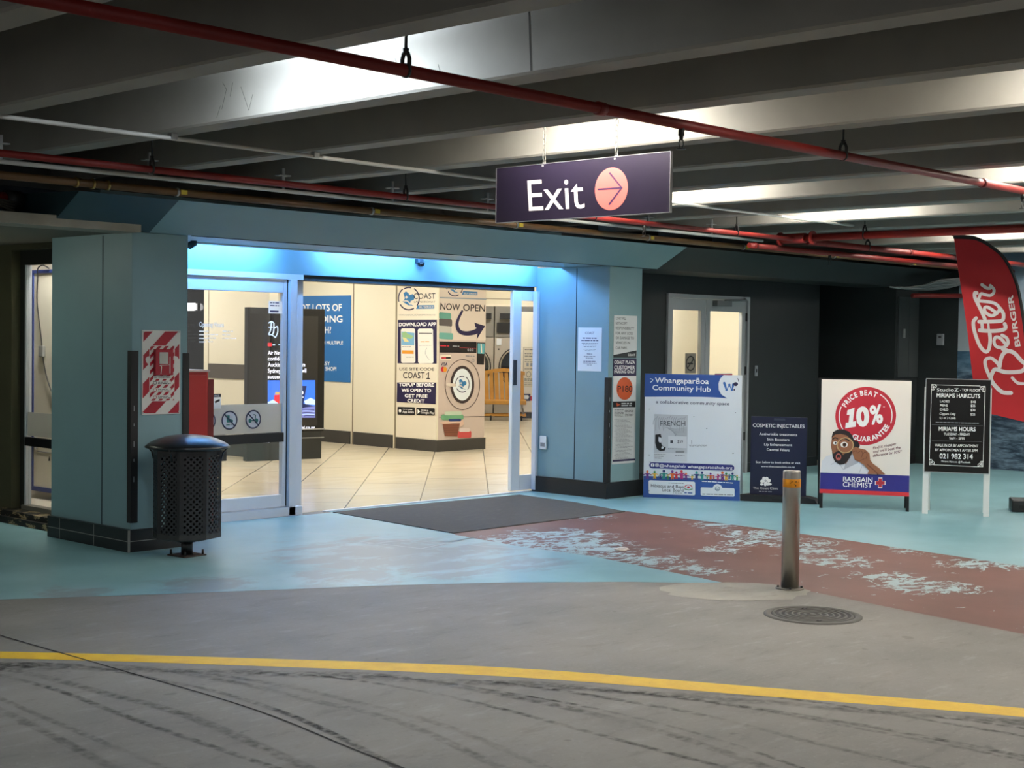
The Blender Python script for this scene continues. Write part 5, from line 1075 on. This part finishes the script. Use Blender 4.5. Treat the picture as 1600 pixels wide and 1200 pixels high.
A.poly('phone_content', mat('map_blue', '#7db4d6', 0.5), [(52,362),(132,372),(130,452),(50,450)]); A.poly('phone_content', mat('map_orange', '#e3992f', 0.5), [(54,484),(126,486),(126,508),(54,506)]); A.up()
A.poly('phone_content', mat('map_green', '#9cc48c', 0.5), [(54,372),(75,362),(95,380),(128,392),(112,412),(80,405),(62,415)]); A.poly('phone_content', mat('map_yellow', '#e6d99a', 0.5), [(56,400),(80,405),(100,430),(70,428)])
A.words('phone_content', GREYP, 54, 462, 110, 462, 4); A.words('phone_content', GREYP, 80, 530, 128, 530, 4); A.poly('phone_content', DG, [(158,372),(238,374),(238,380),(158,378)]); A.words('phone_content', mat('map_orange', '#e3992f', 0.5), 170, 432, 222, 432, 6); A.words('phone_content', GREYP, 160, 455, 235, 455, 4); A.stroke('phone_content', LG, [(205,470),(196,505),(218,545)], 2)
A.text('lettering', WB, 'USE SITE CODE', 38, 614, 246, 617, 18, -0.004); A.text('lettering', WB, 'COAST', 60, 665, 190, 667, 40, 0.006); A.stroke('lettering', WB, [(202,640),(214,629),(212,667)], 6, False); A.stroke('lettering', WB, [(203,667),(220,668)], 6, False)
A.poly('topup_panel', LNAVY, [(23,692),(258,694),(254,834),(20,818)]); A.up()
for s_, x0, x1, y in (('TOPUP BEFORE',34,246,718),('WE OPEN TO',50,228,754),('GET FREE',70,206,790),('CREDIT',86,188,822)): A.text('lettering', WHITE, s_, x0, y-2, x1, y+2, 20, 0.035)
A.rrect('store_badge', INK, 25, 850, 131, 900, 6, 4); A.rrect('store_badge', INK, 139, 856, 249, 904, 6, 4); A.up(); A.text('lettering', WHITE, 'App Store', 56, 889, 124, 892, 14, 0.012); A.text('lettering', WHITE, 'Google Play', 166, 893, 245, 897, 14, 0.012); A.words('lettering', WHITE, 58, 868, 118, 871, 5); A.words('lettering', WHITE, 168, 874, 210, 876, 5); A.ell('lettering', WHITE, 41, 876, 8, 11, 14); A.poly('lettering', WHITE, [(147,866),(162,881),(147,896)]); A.flush()
pr_ = thing('laundry_poster', 'large now open laundry poster with washing machine picture on the pillar front', 'poster', (14.04,14.637,0.168))
bx('sheet', PPINK, pr_, 0, 0.925, -0.003, 0, 0, 2.33-0.168)
A = Art(pr_, ((275,69),(578,85),(570,1051),(255,1066)), 0.925, 2.33-0.168, 0, 0, -0.003)
GRB = mat('print_grey_blue', '#7f93a3', 0.5); BEIG = mat('vinyl_beige', '#d9cdbf', 0.45)
A.poly('upper_field', BEIG, [(275,69),(578,85),(577,424),(272,418)]); A.up(); A.poly('divider', GRB, [(274,143),(580,154),(580,161),(274,150)])
wave_logo('wave_emblem', 371, 78, 62); A.poly('banner_strip', LBLUE, [(425,104),(520,110),(520,132),(416,128)]); A.text('lettering', WB, 'LAUNDROMAT', 398, 92, 524, 97, 9, 0.0); A.up(); A.text('lettering', PV, 'SELF SERVICE', 428, 124, 514, 129, 11, 0.006)
A.text('lettering', WB, 'NOW', 276, 223, 403, 230, 42, 0.014); A.text('lettering', WB, 'OPEN', 424, 231, 570, 237, 42, 0.014)
A.stroke('arrow', LNAVY, [(418,234),(392,285),(384,325),(402,365),(450,378),(505,368),(535,350)], 14, True, 36); A.poly('arrow', LNAVY, [(500,308),(572,330),(515,418),(522,372),(530,352),(505,336)])
for k, (c, y0, y1, x1) in enumerate((('#5f9a8a',240,282,346),('#55504f',280,328,352),('#b9b7ae',326,372,348),('#6aa79b',370,412,358))): A.rrect('towel_stack', mat('towel_%d' % k, c, 0.7), 268, y0, x1, y1, 10, 6)
A.poly('control_panel', mat('print_panel_black', '#1c1a1c', 0.4), [(270,428),(514,432),(513,504),(270,500)]); A.up(); A.words('control_panel', RED, 274, 460, 332, 462, 10); A.words('control_panel', LG, 355, 462, 398, 464, 8); A.stroke('control_panel', RED, [(400,470),(510,474)], 1.5, False)
for k in range(3): A.ring('control_panel', LG, 458+k*15, 484, 5, 10, 3)
A.poly('pay_terminal', mat('print_panel_black', '#1c1a1c', 0.4), [(516,436),(574,438),(565,580),(516,578)]); A.up(); A.poly('pay_terminal', mat('pay_teal', '#5fa9b4', 0.5), [(522,442),(570,444),(566,510),(522,508)]); A.up(); A.stroke('pay_terminal', PV, [(545,450),(548,500)], 8, False)
A.rrect('card_logo', PV, 272, 517, 343, 546, 5); A.up(); A.words('card_logo', RED, 280, 541, 310, 541, 16); A.words('card_logo', INK, 310, 541, 340, 541, 16); A.text('card_logo', NAVY, 'VISA', 276, 584, 320, 585, 20, 0.015); A.ell('card_logo', RED, 289, 608, 12, 17); A.ell('card_logo', mat('map_orange', '#e3992f', 0.5), 303, 609, 12, 17)
A.words('card_logo', GREYP, 440, 525, 500, 528, 8); A.ring('card_logo', GREYP, 490, 552, 10, 13, 3)
DK = mat('print_dark_brown', '#3a2f30', 0.5)
A.ring('washer_door', DK, 420, 708, 118, 164, 3); A.ring('washer_gasket', DK, 418, 708, 80, 122, 16); A.ell('washer_window', mat('print_ice', '#dfe8ec', 0.4), 418, 708, 64, 103); A.up()
wave_logo('wave_emblem', 418, 705, 56, LNAVY)
A.rrect('washer_handle', mat('print_handle', '#d8cdc0', 0.4), 310, 698, 372, 718, 5, 3)
A.stroke('lower_seam', DK, [(262,918),(572,914)], 2.5, False)
BRN = mat('basket_brown', '#7d4a35', 0.7); A.poly('laundry_basket', BRN, [(284,962),(400,958),(382,1044),(300,1040)])
for k in range(5): A.stroke('laundry_basket', mat('basket_dark', '#55301f', 0.7), [(288+k*2,975+k*14),(395-k*3,973+k*14)], 2.5, False)
A.rrect('folded_cloth', mat('cloth_coral', '#c9504e', 0.7), 384, 1008, 478, 1052, 10); A.rrect('folded_cloth', mat('cloth_pale', '#d6c9c4', 0.7), 395, 990, 468, 1014, 8); A.poly('folded_cloth', mat('cloth_peach', '#d9b9a4', 0.7), [(262,950),(420,930),(428,965),(400,985),(375,955),(290,965)]); A.up(); A.rrect('folded_cloth', mat('cloth_green', '#6aa47c', 0.7), 276, 900, 424, 936, 12); A.rrect('folded_cloth', mat('cloth_blue', '#2c3f74', 0.7), 325, 928, 408, 946, 6); A.rrect('folded_cloth', mat('cloth_mint', '#b9cbb4', 0.7), 298, 882, 412, 906, 8); A.flush()

# ------------------------------------------------------------------ laundromat beyond: machines, bench, wall notice
ang = -0.8154
M_MACH = mat('machine_beige', '#b9b0a0', 0.4); M_MBLK = mat('machine_black', '#17181a', 0.3); M_CHR = mat('machine_chrome', '#c9c6bd', 0.2, 0.9); M_PORT = mat('port_glass', '#22262a', 0.1, spec=0.7)
def machine(lat, label):
    p = dpt(29.6, lat); t = thing('tumble_dryer', label, 'tumble dryer', (p.x, p.y, 0), ang, 'dryers in the laundromat')
    bx('cabinet', M_MACH, t, -0.40, 0.40, 0, 0.8, 0.05, 1.62, bevel=0.01); bx('plinth', M_SKIRT, t, -0.38, 0.38, 0.03, 0.78, 0, 0.05)
    bx('upper_cabinet', mat('machine_grey', '#8d897f', 0.4), t, -0.40, 0.40, 0.02, 0.8, 1.63, 2.3, bevel=0.01); bx('control_panel', M_MBLK, t, -0.36, 0.02, -0.02, 0.02, 1.72, 1.93); bx('coin_slot', M_PAPER, t, -0.36, -0.26, -0.02, 0.0, 1.47, 1.60); bx('hood', M_MBLK, t, -0.3, 0.35, -0.10, 0.02, 2.0, 2.12)
    mb = MB(); mb.tube([(0.02+0.30*math.cos(2*PI*k/28), -0.02, 1.02+0.36*math.sin(2*PI*k/28)) for k in range(28)], 0.022, 8, closed=True); mb.build('door_ring', M_CHR, t)
    mb = MB(); mb.tube([(0.02+0.315*math.cos(2*PI*k/28), -0.012, 1.02+0.375*math.sin(2*PI*k/28)) for k in range(28)], 0.02, 8, closed=True); mb.build('door_gasket', M_MBLK, t)
    mb = MB(); mb.prism([(0.02+0.29*math.cos(2*PI*k/28), 1.02+0.35*math.sin(2*PI*k/28)) for k in range(28)], 'y', -0.018, 0.0); mb.build('door_glass', M_PORT, t)
    mb = MB(); mb.prism([(-0.05,0.75),(0.15,0.74),(0.2,0.95),(0.1,1.05),(0.0,0.95),(-0.08,0.9)], 'y', -0.022, -0.018); mb.build('washing_inside', mat('washing_grey', '#9a978f', 0.8), t)
    bx('lock_button', M_MBLK, t, -0.33, -0.3, -0.02, 0.0, 1.37, 1.4)
machine(0.03, 'beige tumble dryer behind the yellow bench in the laundromat, door beside the sliding leaf')
machine(-0.79, 'beige tumble dryer partly hidden by the pillar in the laundromat')
p = dpt(28.3, -0.17); bt = thing('wooden_bench', 'yellow slatted wooden bench on castors in the laundromat', 'bench', (p.x, p.y, 0), ang)
M_YW = mat('yellow_timber', '#c08a38', 0.5, vary=0.1, vscale=6)
MB().prism([(-0.42,0.88),(-0.2,0.93),(0.0,0.95),(0.2,0.93),(0.42,0.88),(0.42,0.95),(0.2,1.0),(0.0,1.02),(-0.2,1.0),(-0.42,0.95)], 'y', 0.30, 0.34).build('top_rail', M_YW, bt)
for k in range(9): x = -0.40+0.1*k; MB().bar((x-0.02,0.30,0.36),(x-0.05,0.33,0.93),0.022,0.074,(1,0,0)).build('back_slat', M_YW, bt)
bx('seat', M_YW, bt, -0.45, 0.45, -0.15, 0.32, 0.32, 0.40, bevel=0.01)
for x in (-0.40, 0.36):
    MB().bar((x,-0.1,0.33),(x+0.04,0.28,0.12),0.03).build('folding_leg', M_GALV, bt); MB().bar((x,0.28,0.33),(x+0.04,-0.1,0.12),0.03).build('folding_leg', M_GALV, bt)
bx('lower_rail', M_YW, bt, -0.45, 0.45, -0.12, -0.06, 0.09, 0.13)
for x in (-0.24, 0.36):
    for y in (-0.09, 0.26): MB().tube([(x-0.015,y,0.055),(x+0.015,y,0.055)], 0.055, 18).build('castor', M_MBLK, bt)
bx('lower_rail', M_YW, bt, -0.45, 0.45, 0.23, 0.29, 0.09, 0.13)
p = dpt(29.2, 0.19); pn = thing('laundromat_notice_panel', 'cream wall panel with printed notice seen through the sliding leaf', 'panel', (p.x, p.y, 0), ang)
bx('panel', M_PANEL, pn, -0.02, 0.9, 0, 0.05, 0.75, 2.15); bx('lower_panel', mat('laundry_lower', '#dcd6ca', 0.5), pn, -0.05, 0.9, 0.0, 0.05, 0.13, 0.75); bx('skirting', M_SKIRT, pn, -0.05, 0.9, -0.01, 0.05, 0, 0.12)
A = Art(pn, ((500,0),(771,0),(771,1200),(500,1200)), 0.403, 1.785, -0.028, 0.345, 0.0)
A.poly('notice', mat('notice_cream', '#cfc6ae', 0.5), [(536,465),(690,465),(690,1005),(536,1005)]); A.up(); A.stroke('notice', DG, [(538,466),(538,1004),(690,1004)], 5, False); A.stroke('notice', DG, [(538,466),(690,466)], 5, False)
for k, y in enumerate((505,560,590,640,668,765,900,918,955,980)): A.words('notice', DG, 556, y, 680, y, 12, k)
A.ring('notice', DG, 612, 835, 32, 40, 6); A.rrect('notice', GREYP, 580, 680, 612, 725, 2); A.rrect('notice', GREYP, 632, 680, 664, 725, 2)
A.poly('colour_band', NAVY, [(470,1100),(640,1100),(640,1196),(470,1196)]); A.poly('colour_band', RED, [(640,1130),(690,1130),(690,1190),(640,1190)]); A.up(); A.poly('colour_band', PAPER_ if 'PAPER_' in globals() else M_PAPER, [(470,1118),(610,1118),(622,1140),(610,1170),(470,1170)]); A.flush()

# red counter and made-up glow for a lamp reflection at the dark shopfront on the left of the corridor
rc = thing('fire_hose_cabinet', 'red fire hose cabinet standing between the bin side column and the glass sidelight', 'cabinet', (6.28,9.86,0), 0)
M_RC = mat('red_cabinet', '#a51d18', 0.4); bx('cabinet_body', M_RC, rc, 0.0, 0.60, 0.02, 0.26, 0.05, 1.30); bx('door', M_RC, rc, 0.02, 0.575, 0.0, 0.02, 0.10, 1.27, bevel=0.004); bx('lid', mat('pale_lid', '#c9a9a0', 0.4), rc, -0.0, 0.60, -0.01, 0.27, 1.30, 1.315)
bx('side_reel_housing', mat('shaded_red_side', '#6e1512', 0.4), rc, 0.60, 0.70, 0.08, 0.26, 0.05, 1.235); bx('plinth', M_SKIRT, rc, 0.02, 0.68, 0.04, 0.24, 0.0, 0.05); bx('handle', M_STEEL, rc, 0.50, 0.53, -0.025, 0.0, 0.62, 0.76, bevel=0.005)  # darker red paints the shade on the cabinet's narrow side
lm = thing('lamp_reflection', 'short glowing tube added as a lamp reflection on the dark shop window behind the sidelight', 'lamp reflection', (11.44,17.0,1.98), -PI/2)  # glowing tube added for a lamp's reflection in the dark window
bx('backplate', M_STEEL, lm, -0.3, 0.32, 0.0, 0.02, -0.05, 0.05); MB().tube([(-0.25,-0.03,0.0),(0.28,-0.03,0.0)], 0.05, 14).build('reflection_tube', emat('reflection_glow', '#ffffff', 2.0), lm); MB().tube([(-0.22,-0.03,-0.05),(-0.22,-0.03,-0.12)], 0.03, 12).build('reflection_spot', emat('reflection_glow', '#ffffff', 2.0), lm)

# ------------------------------------------------------------------ small shop on the left: white board trolley
tr = thing('roll_cage_cabinet', 'white cabinet with blue frame, cable and castors behind the glass shop door', 'cabinet', (6.66,12.33,0.08), -PI/2)
M_BLUF = mat('blue_frame', '#2c3f7d', 0.45); M_CAB = mat('cabinet_cream', '#dcd8c6', 0.5)
CWD = 1.5
bx('front_panel', M_CAB, tr, 0.03, CWD, 0.0, 0.5, 0.10, 2.06); mb = MB(); mb.box(0,0.03,-0.01,0.5,0.07,2.09); mb.box(0.03,CWD,-0.01,0.5,2.06,2.09); mb.box(0.03,CWD,-0.01,0.5,0.07,0.11); mb.build('blue_frame', M_BLUF, tr)
bx('drawer_line', GREYP, tr, 0.10, CWD, -0.004, 0.0, 0.43, 0.437); bx('drawer_line', GREYP, tr, 0.2, CWD, -0.004, 0.0, 0.68, 0.69); bx('latch', mat('black_metal', '#151617', 0.45), tr, 0.10, 0.14, -0.02, 0.0, 0.48, 0.55); bx('corner_block', M_BLUF, tr, -0.005, 0.06, -0.02, 0.0, 0.47, 0.56); bx('label', M_PAPER, tr, 0.06, 0.10, -0.004, 0.0, 0.45, 0.56); MB().prism([(0.30,0.36),(0.33,0.36),(0.315,0.40)], 'y', -0.004, 0.0).build('warning_mark', mat('black_metal', '#151617', 0.45), tr)
bx('power_socket', mat('socket_grey', '#8a8c88', 0.5), tr, 0.16, 0.24, -0.03, 0.0, 1.30, 1.40, bevel=0.006)
MB().tube(smooth_path([(0.13,-0.02,2.02),(0.15,-0.03,2.10),(0.24,-0.03,2.13),(0.33,-0.02,2.10)],5), 0.006, 6).build('cable_loop', M_STEEL, tr)
MB().tube(smooth_path([(0.13,-0.02,2.02),(0.12,-0.02,1.8),(0.19,-0.02,1.5),(0.26,-0.02,1.2),(0.38,-0.02,1.0),(0.50,-0.02,0.93),(0.62,-0.02,1.02)],5), 0.006, 6).build('cable', M_STEEL, tr)
for x in (0.42, 1.3):
    for y in (0.06, 0.44): MB().tube([(x,y-0.02,0.036),(x,y+0.02,0.036)], 0.036, 18).build('castor', M_MBLK, tr); 

# ------------------------------------------------------------------ on and behind the charcoal wall
ic = thing('intercom', 'black intercom box on the cream lobby wall behind the grey double door', 'intercom', (14.02,11.35,1.66), -PI/2) if False else thing('intercom', 'black intercom box seen through the left pane of the grey double door', 'intercom', (14.10,11.2,1.72))
bx('housing', mat('black_metal', '#151617', 0.45), ic, -0.06, 0.06, -0.05, 0, -0.07, 0.07, bevel=0.01); bx('screen', GREYP, ic, -0.03, 0.04, -0.052, -0.05, 0.0, 0.04); MB().tube([(-0.01,-0.01,0.07),(-0.01,-0.01,0.85)], 0.004, 6).build('cable', GREYP, ic)
ns = thing('no_smoking_sticker', 'grey no smoking sticker on the glass of the left door leaf', 'sticker', (13.615,10.066,1.225)); bx('sheet', mat('sticker_grey', '#8d857a', 0.5), ns, 0.0, 0.21, -0.002, 0.0, 0, 0.235)
A = Art(ns, ((0,0),(21,0),(21,23.5),(0,23.5)), 0.21, 0.235, 0, 0, -0.002); A.ring('symbol', INK, 10.5, 11.8, 9, 9, 1.6); A.stroke('symbol', INK, [(4.5,17.5),(16.5,6)], 1.5, False); A.poly('symbol', INK, [(4,11),(15,11),(15,13),(4,13)]); A.stroke('symbol', INK, [(14,9.5),(16,7.5),(13,6)], .8); A.flush()
rs = thing('red_notice', 'red and white notice on the lower glass of the right door leaf', 'notice', (14.21,10.066,1.0)); bx('sheet', M_PAPER, rs, 0, 0.36, -0.002, 0.0, 0, 0.22); bx('red_header', RED, rs, 0, 0.36, -0.003, -0.002, 0.15, 0.21)
sw = thing('key_switch', 'small steel key switch on the charcoal wall beside the grey double door', 'switch', (15.05,10.05,1.24)); bx('plate', M_GALV, sw, -0.03, 0.03, -0.012, 0, -0.06, 0.07, bevel=0.003); bx('keyhole', INK, sw, -0.01, 0.012, -0.015, -0.012, -0.015, 0.03)
dc = thing('service_cupboard', 'charcoal service cupboard doors with a steel lever on the charcoal wall', 'cupboard', (17.30,9.358,1.16)); M_CUP = mat('cupboard_charcoal', '#383d3e', 0.5)
bx('door', M_CUP, dc, 0.0, 0.27, -0.02, 0, 0, 1.06, bevel=0.003); bx('door', M_CUP, dc, 0.28, 0.54, -0.02, 0, 0, 1.06, bevel=0.003); bx('lever', M_GALV, dc, 0.09, 0.13, -0.05, -0.02, 0.52, 0.64, bevel=0.006); bx('lever', M_GALV, dc, 0.06, 0.10, -0.06, -0.05, 0.60, 0.63)
cd_ = thing('card_reader', 'small grey card reader on the dark wall end beside the sea mural', 'card reader', (17.848,9.02,1.66), -PI/2); bx('housing', GREYP, cd_, -0.05, 0.05, -0.03, 0, -0.07, 0.08, bevel=0.008); bx('lens', INK, cd_, -0.02, 0.02, -0.033, -0.03, 0.03, 0.05)
# litter and marks on the floor
lt = thing('paper_scrap', 'crumpled pale scrap lying on the red walkway near the teal edge', 'scrap', (8.62,6.93,0.0))
mb = MB(); rr = random.Random(9)
for k in range(7):
    a, r_ = rr.uniform(0,6.28), rr.uniform(0.0,0.06); mb.lathe([(rr.uniform(.03,.05),0.002),(rr.uniform(.02,.04),rr.uniform(.006,.014))], r_*math.cos(a), r_*math.sin(a), 6, smooth=False)
mb.build('scrap', mat('pale_scrap', '#cfc6bb', 0.8), lt)
mb = MB()
for p, q, w_ in (((7.36,8.44),(8.0,8.36),.02),((7.40,8.6),(7.5,7.98),.02),((7.48,7.98),(8.24,8.16),.02),((7.88,8.08),(8.24,8.16),.015),((7.39,9.3),(8.24,6.95),.012)):
    dx, dy = q[0]-p[0], q[1]-p[1]; l = math.hypot(dx, dy); nx, ny = -dy/l*w_/2, dx/l*w_/2
    mb.face([(p[0]+nx,p[1]+ny,0.0019),(q[0]+nx,q[1]+ny,0.0019),(q[0]-nx,q[1]-ny,0.0019),(p[0]-nx,p[1]-ny,0.0019)])
mb.build('old_marking', mat('faded_line', '#b5c3c6', 0.6), floor)

# prints belong to the panel they are printed on, small fittings to their part
def sub(children, part):
    for o in children: o.parent = part
for o in PRINTS:
    for nm in ('screen', 'sign_panel', 'front_panel', 'banner', 'plate', 'sheet', 'panel'):
        pp = [c for c in o.parent.children if c.name.split('.')[0] == nm] if o.parent else []
        if pp and o.parent.get('category'): o.parent = pp[0]; break
def kids(t, nm): return [c for c in list(t.children) if c.name.split('.')[0] == nm]
sub(kids(bn, 'lid_bracket'), kids(bn, 'lid')[0]); sub(kids(bn, 'anchor_bolt'), kids(bn, 'base_plate')[0]); sub(kids(fs, 'call_point_window'), kids(fs, 'call_point_box')[0])
sub(kids(mc, 'keyhole') + kids(mc, 'raised_ring') + kids(mc, 'centre_boss'), kids(mc, 'cover_plate')[0]); sub(kids(bo, 'bolt'), kids(bo, 'base_flange')[0])
sub(kids(dc, 'lever'), kids(dc, 'door')[0]); sub(kids(rc, 'handle'), kids(rc, 'door')[0]); sub(kids(ex, 'arrow_disc'), kids(ex, 'sign_panel')[0])
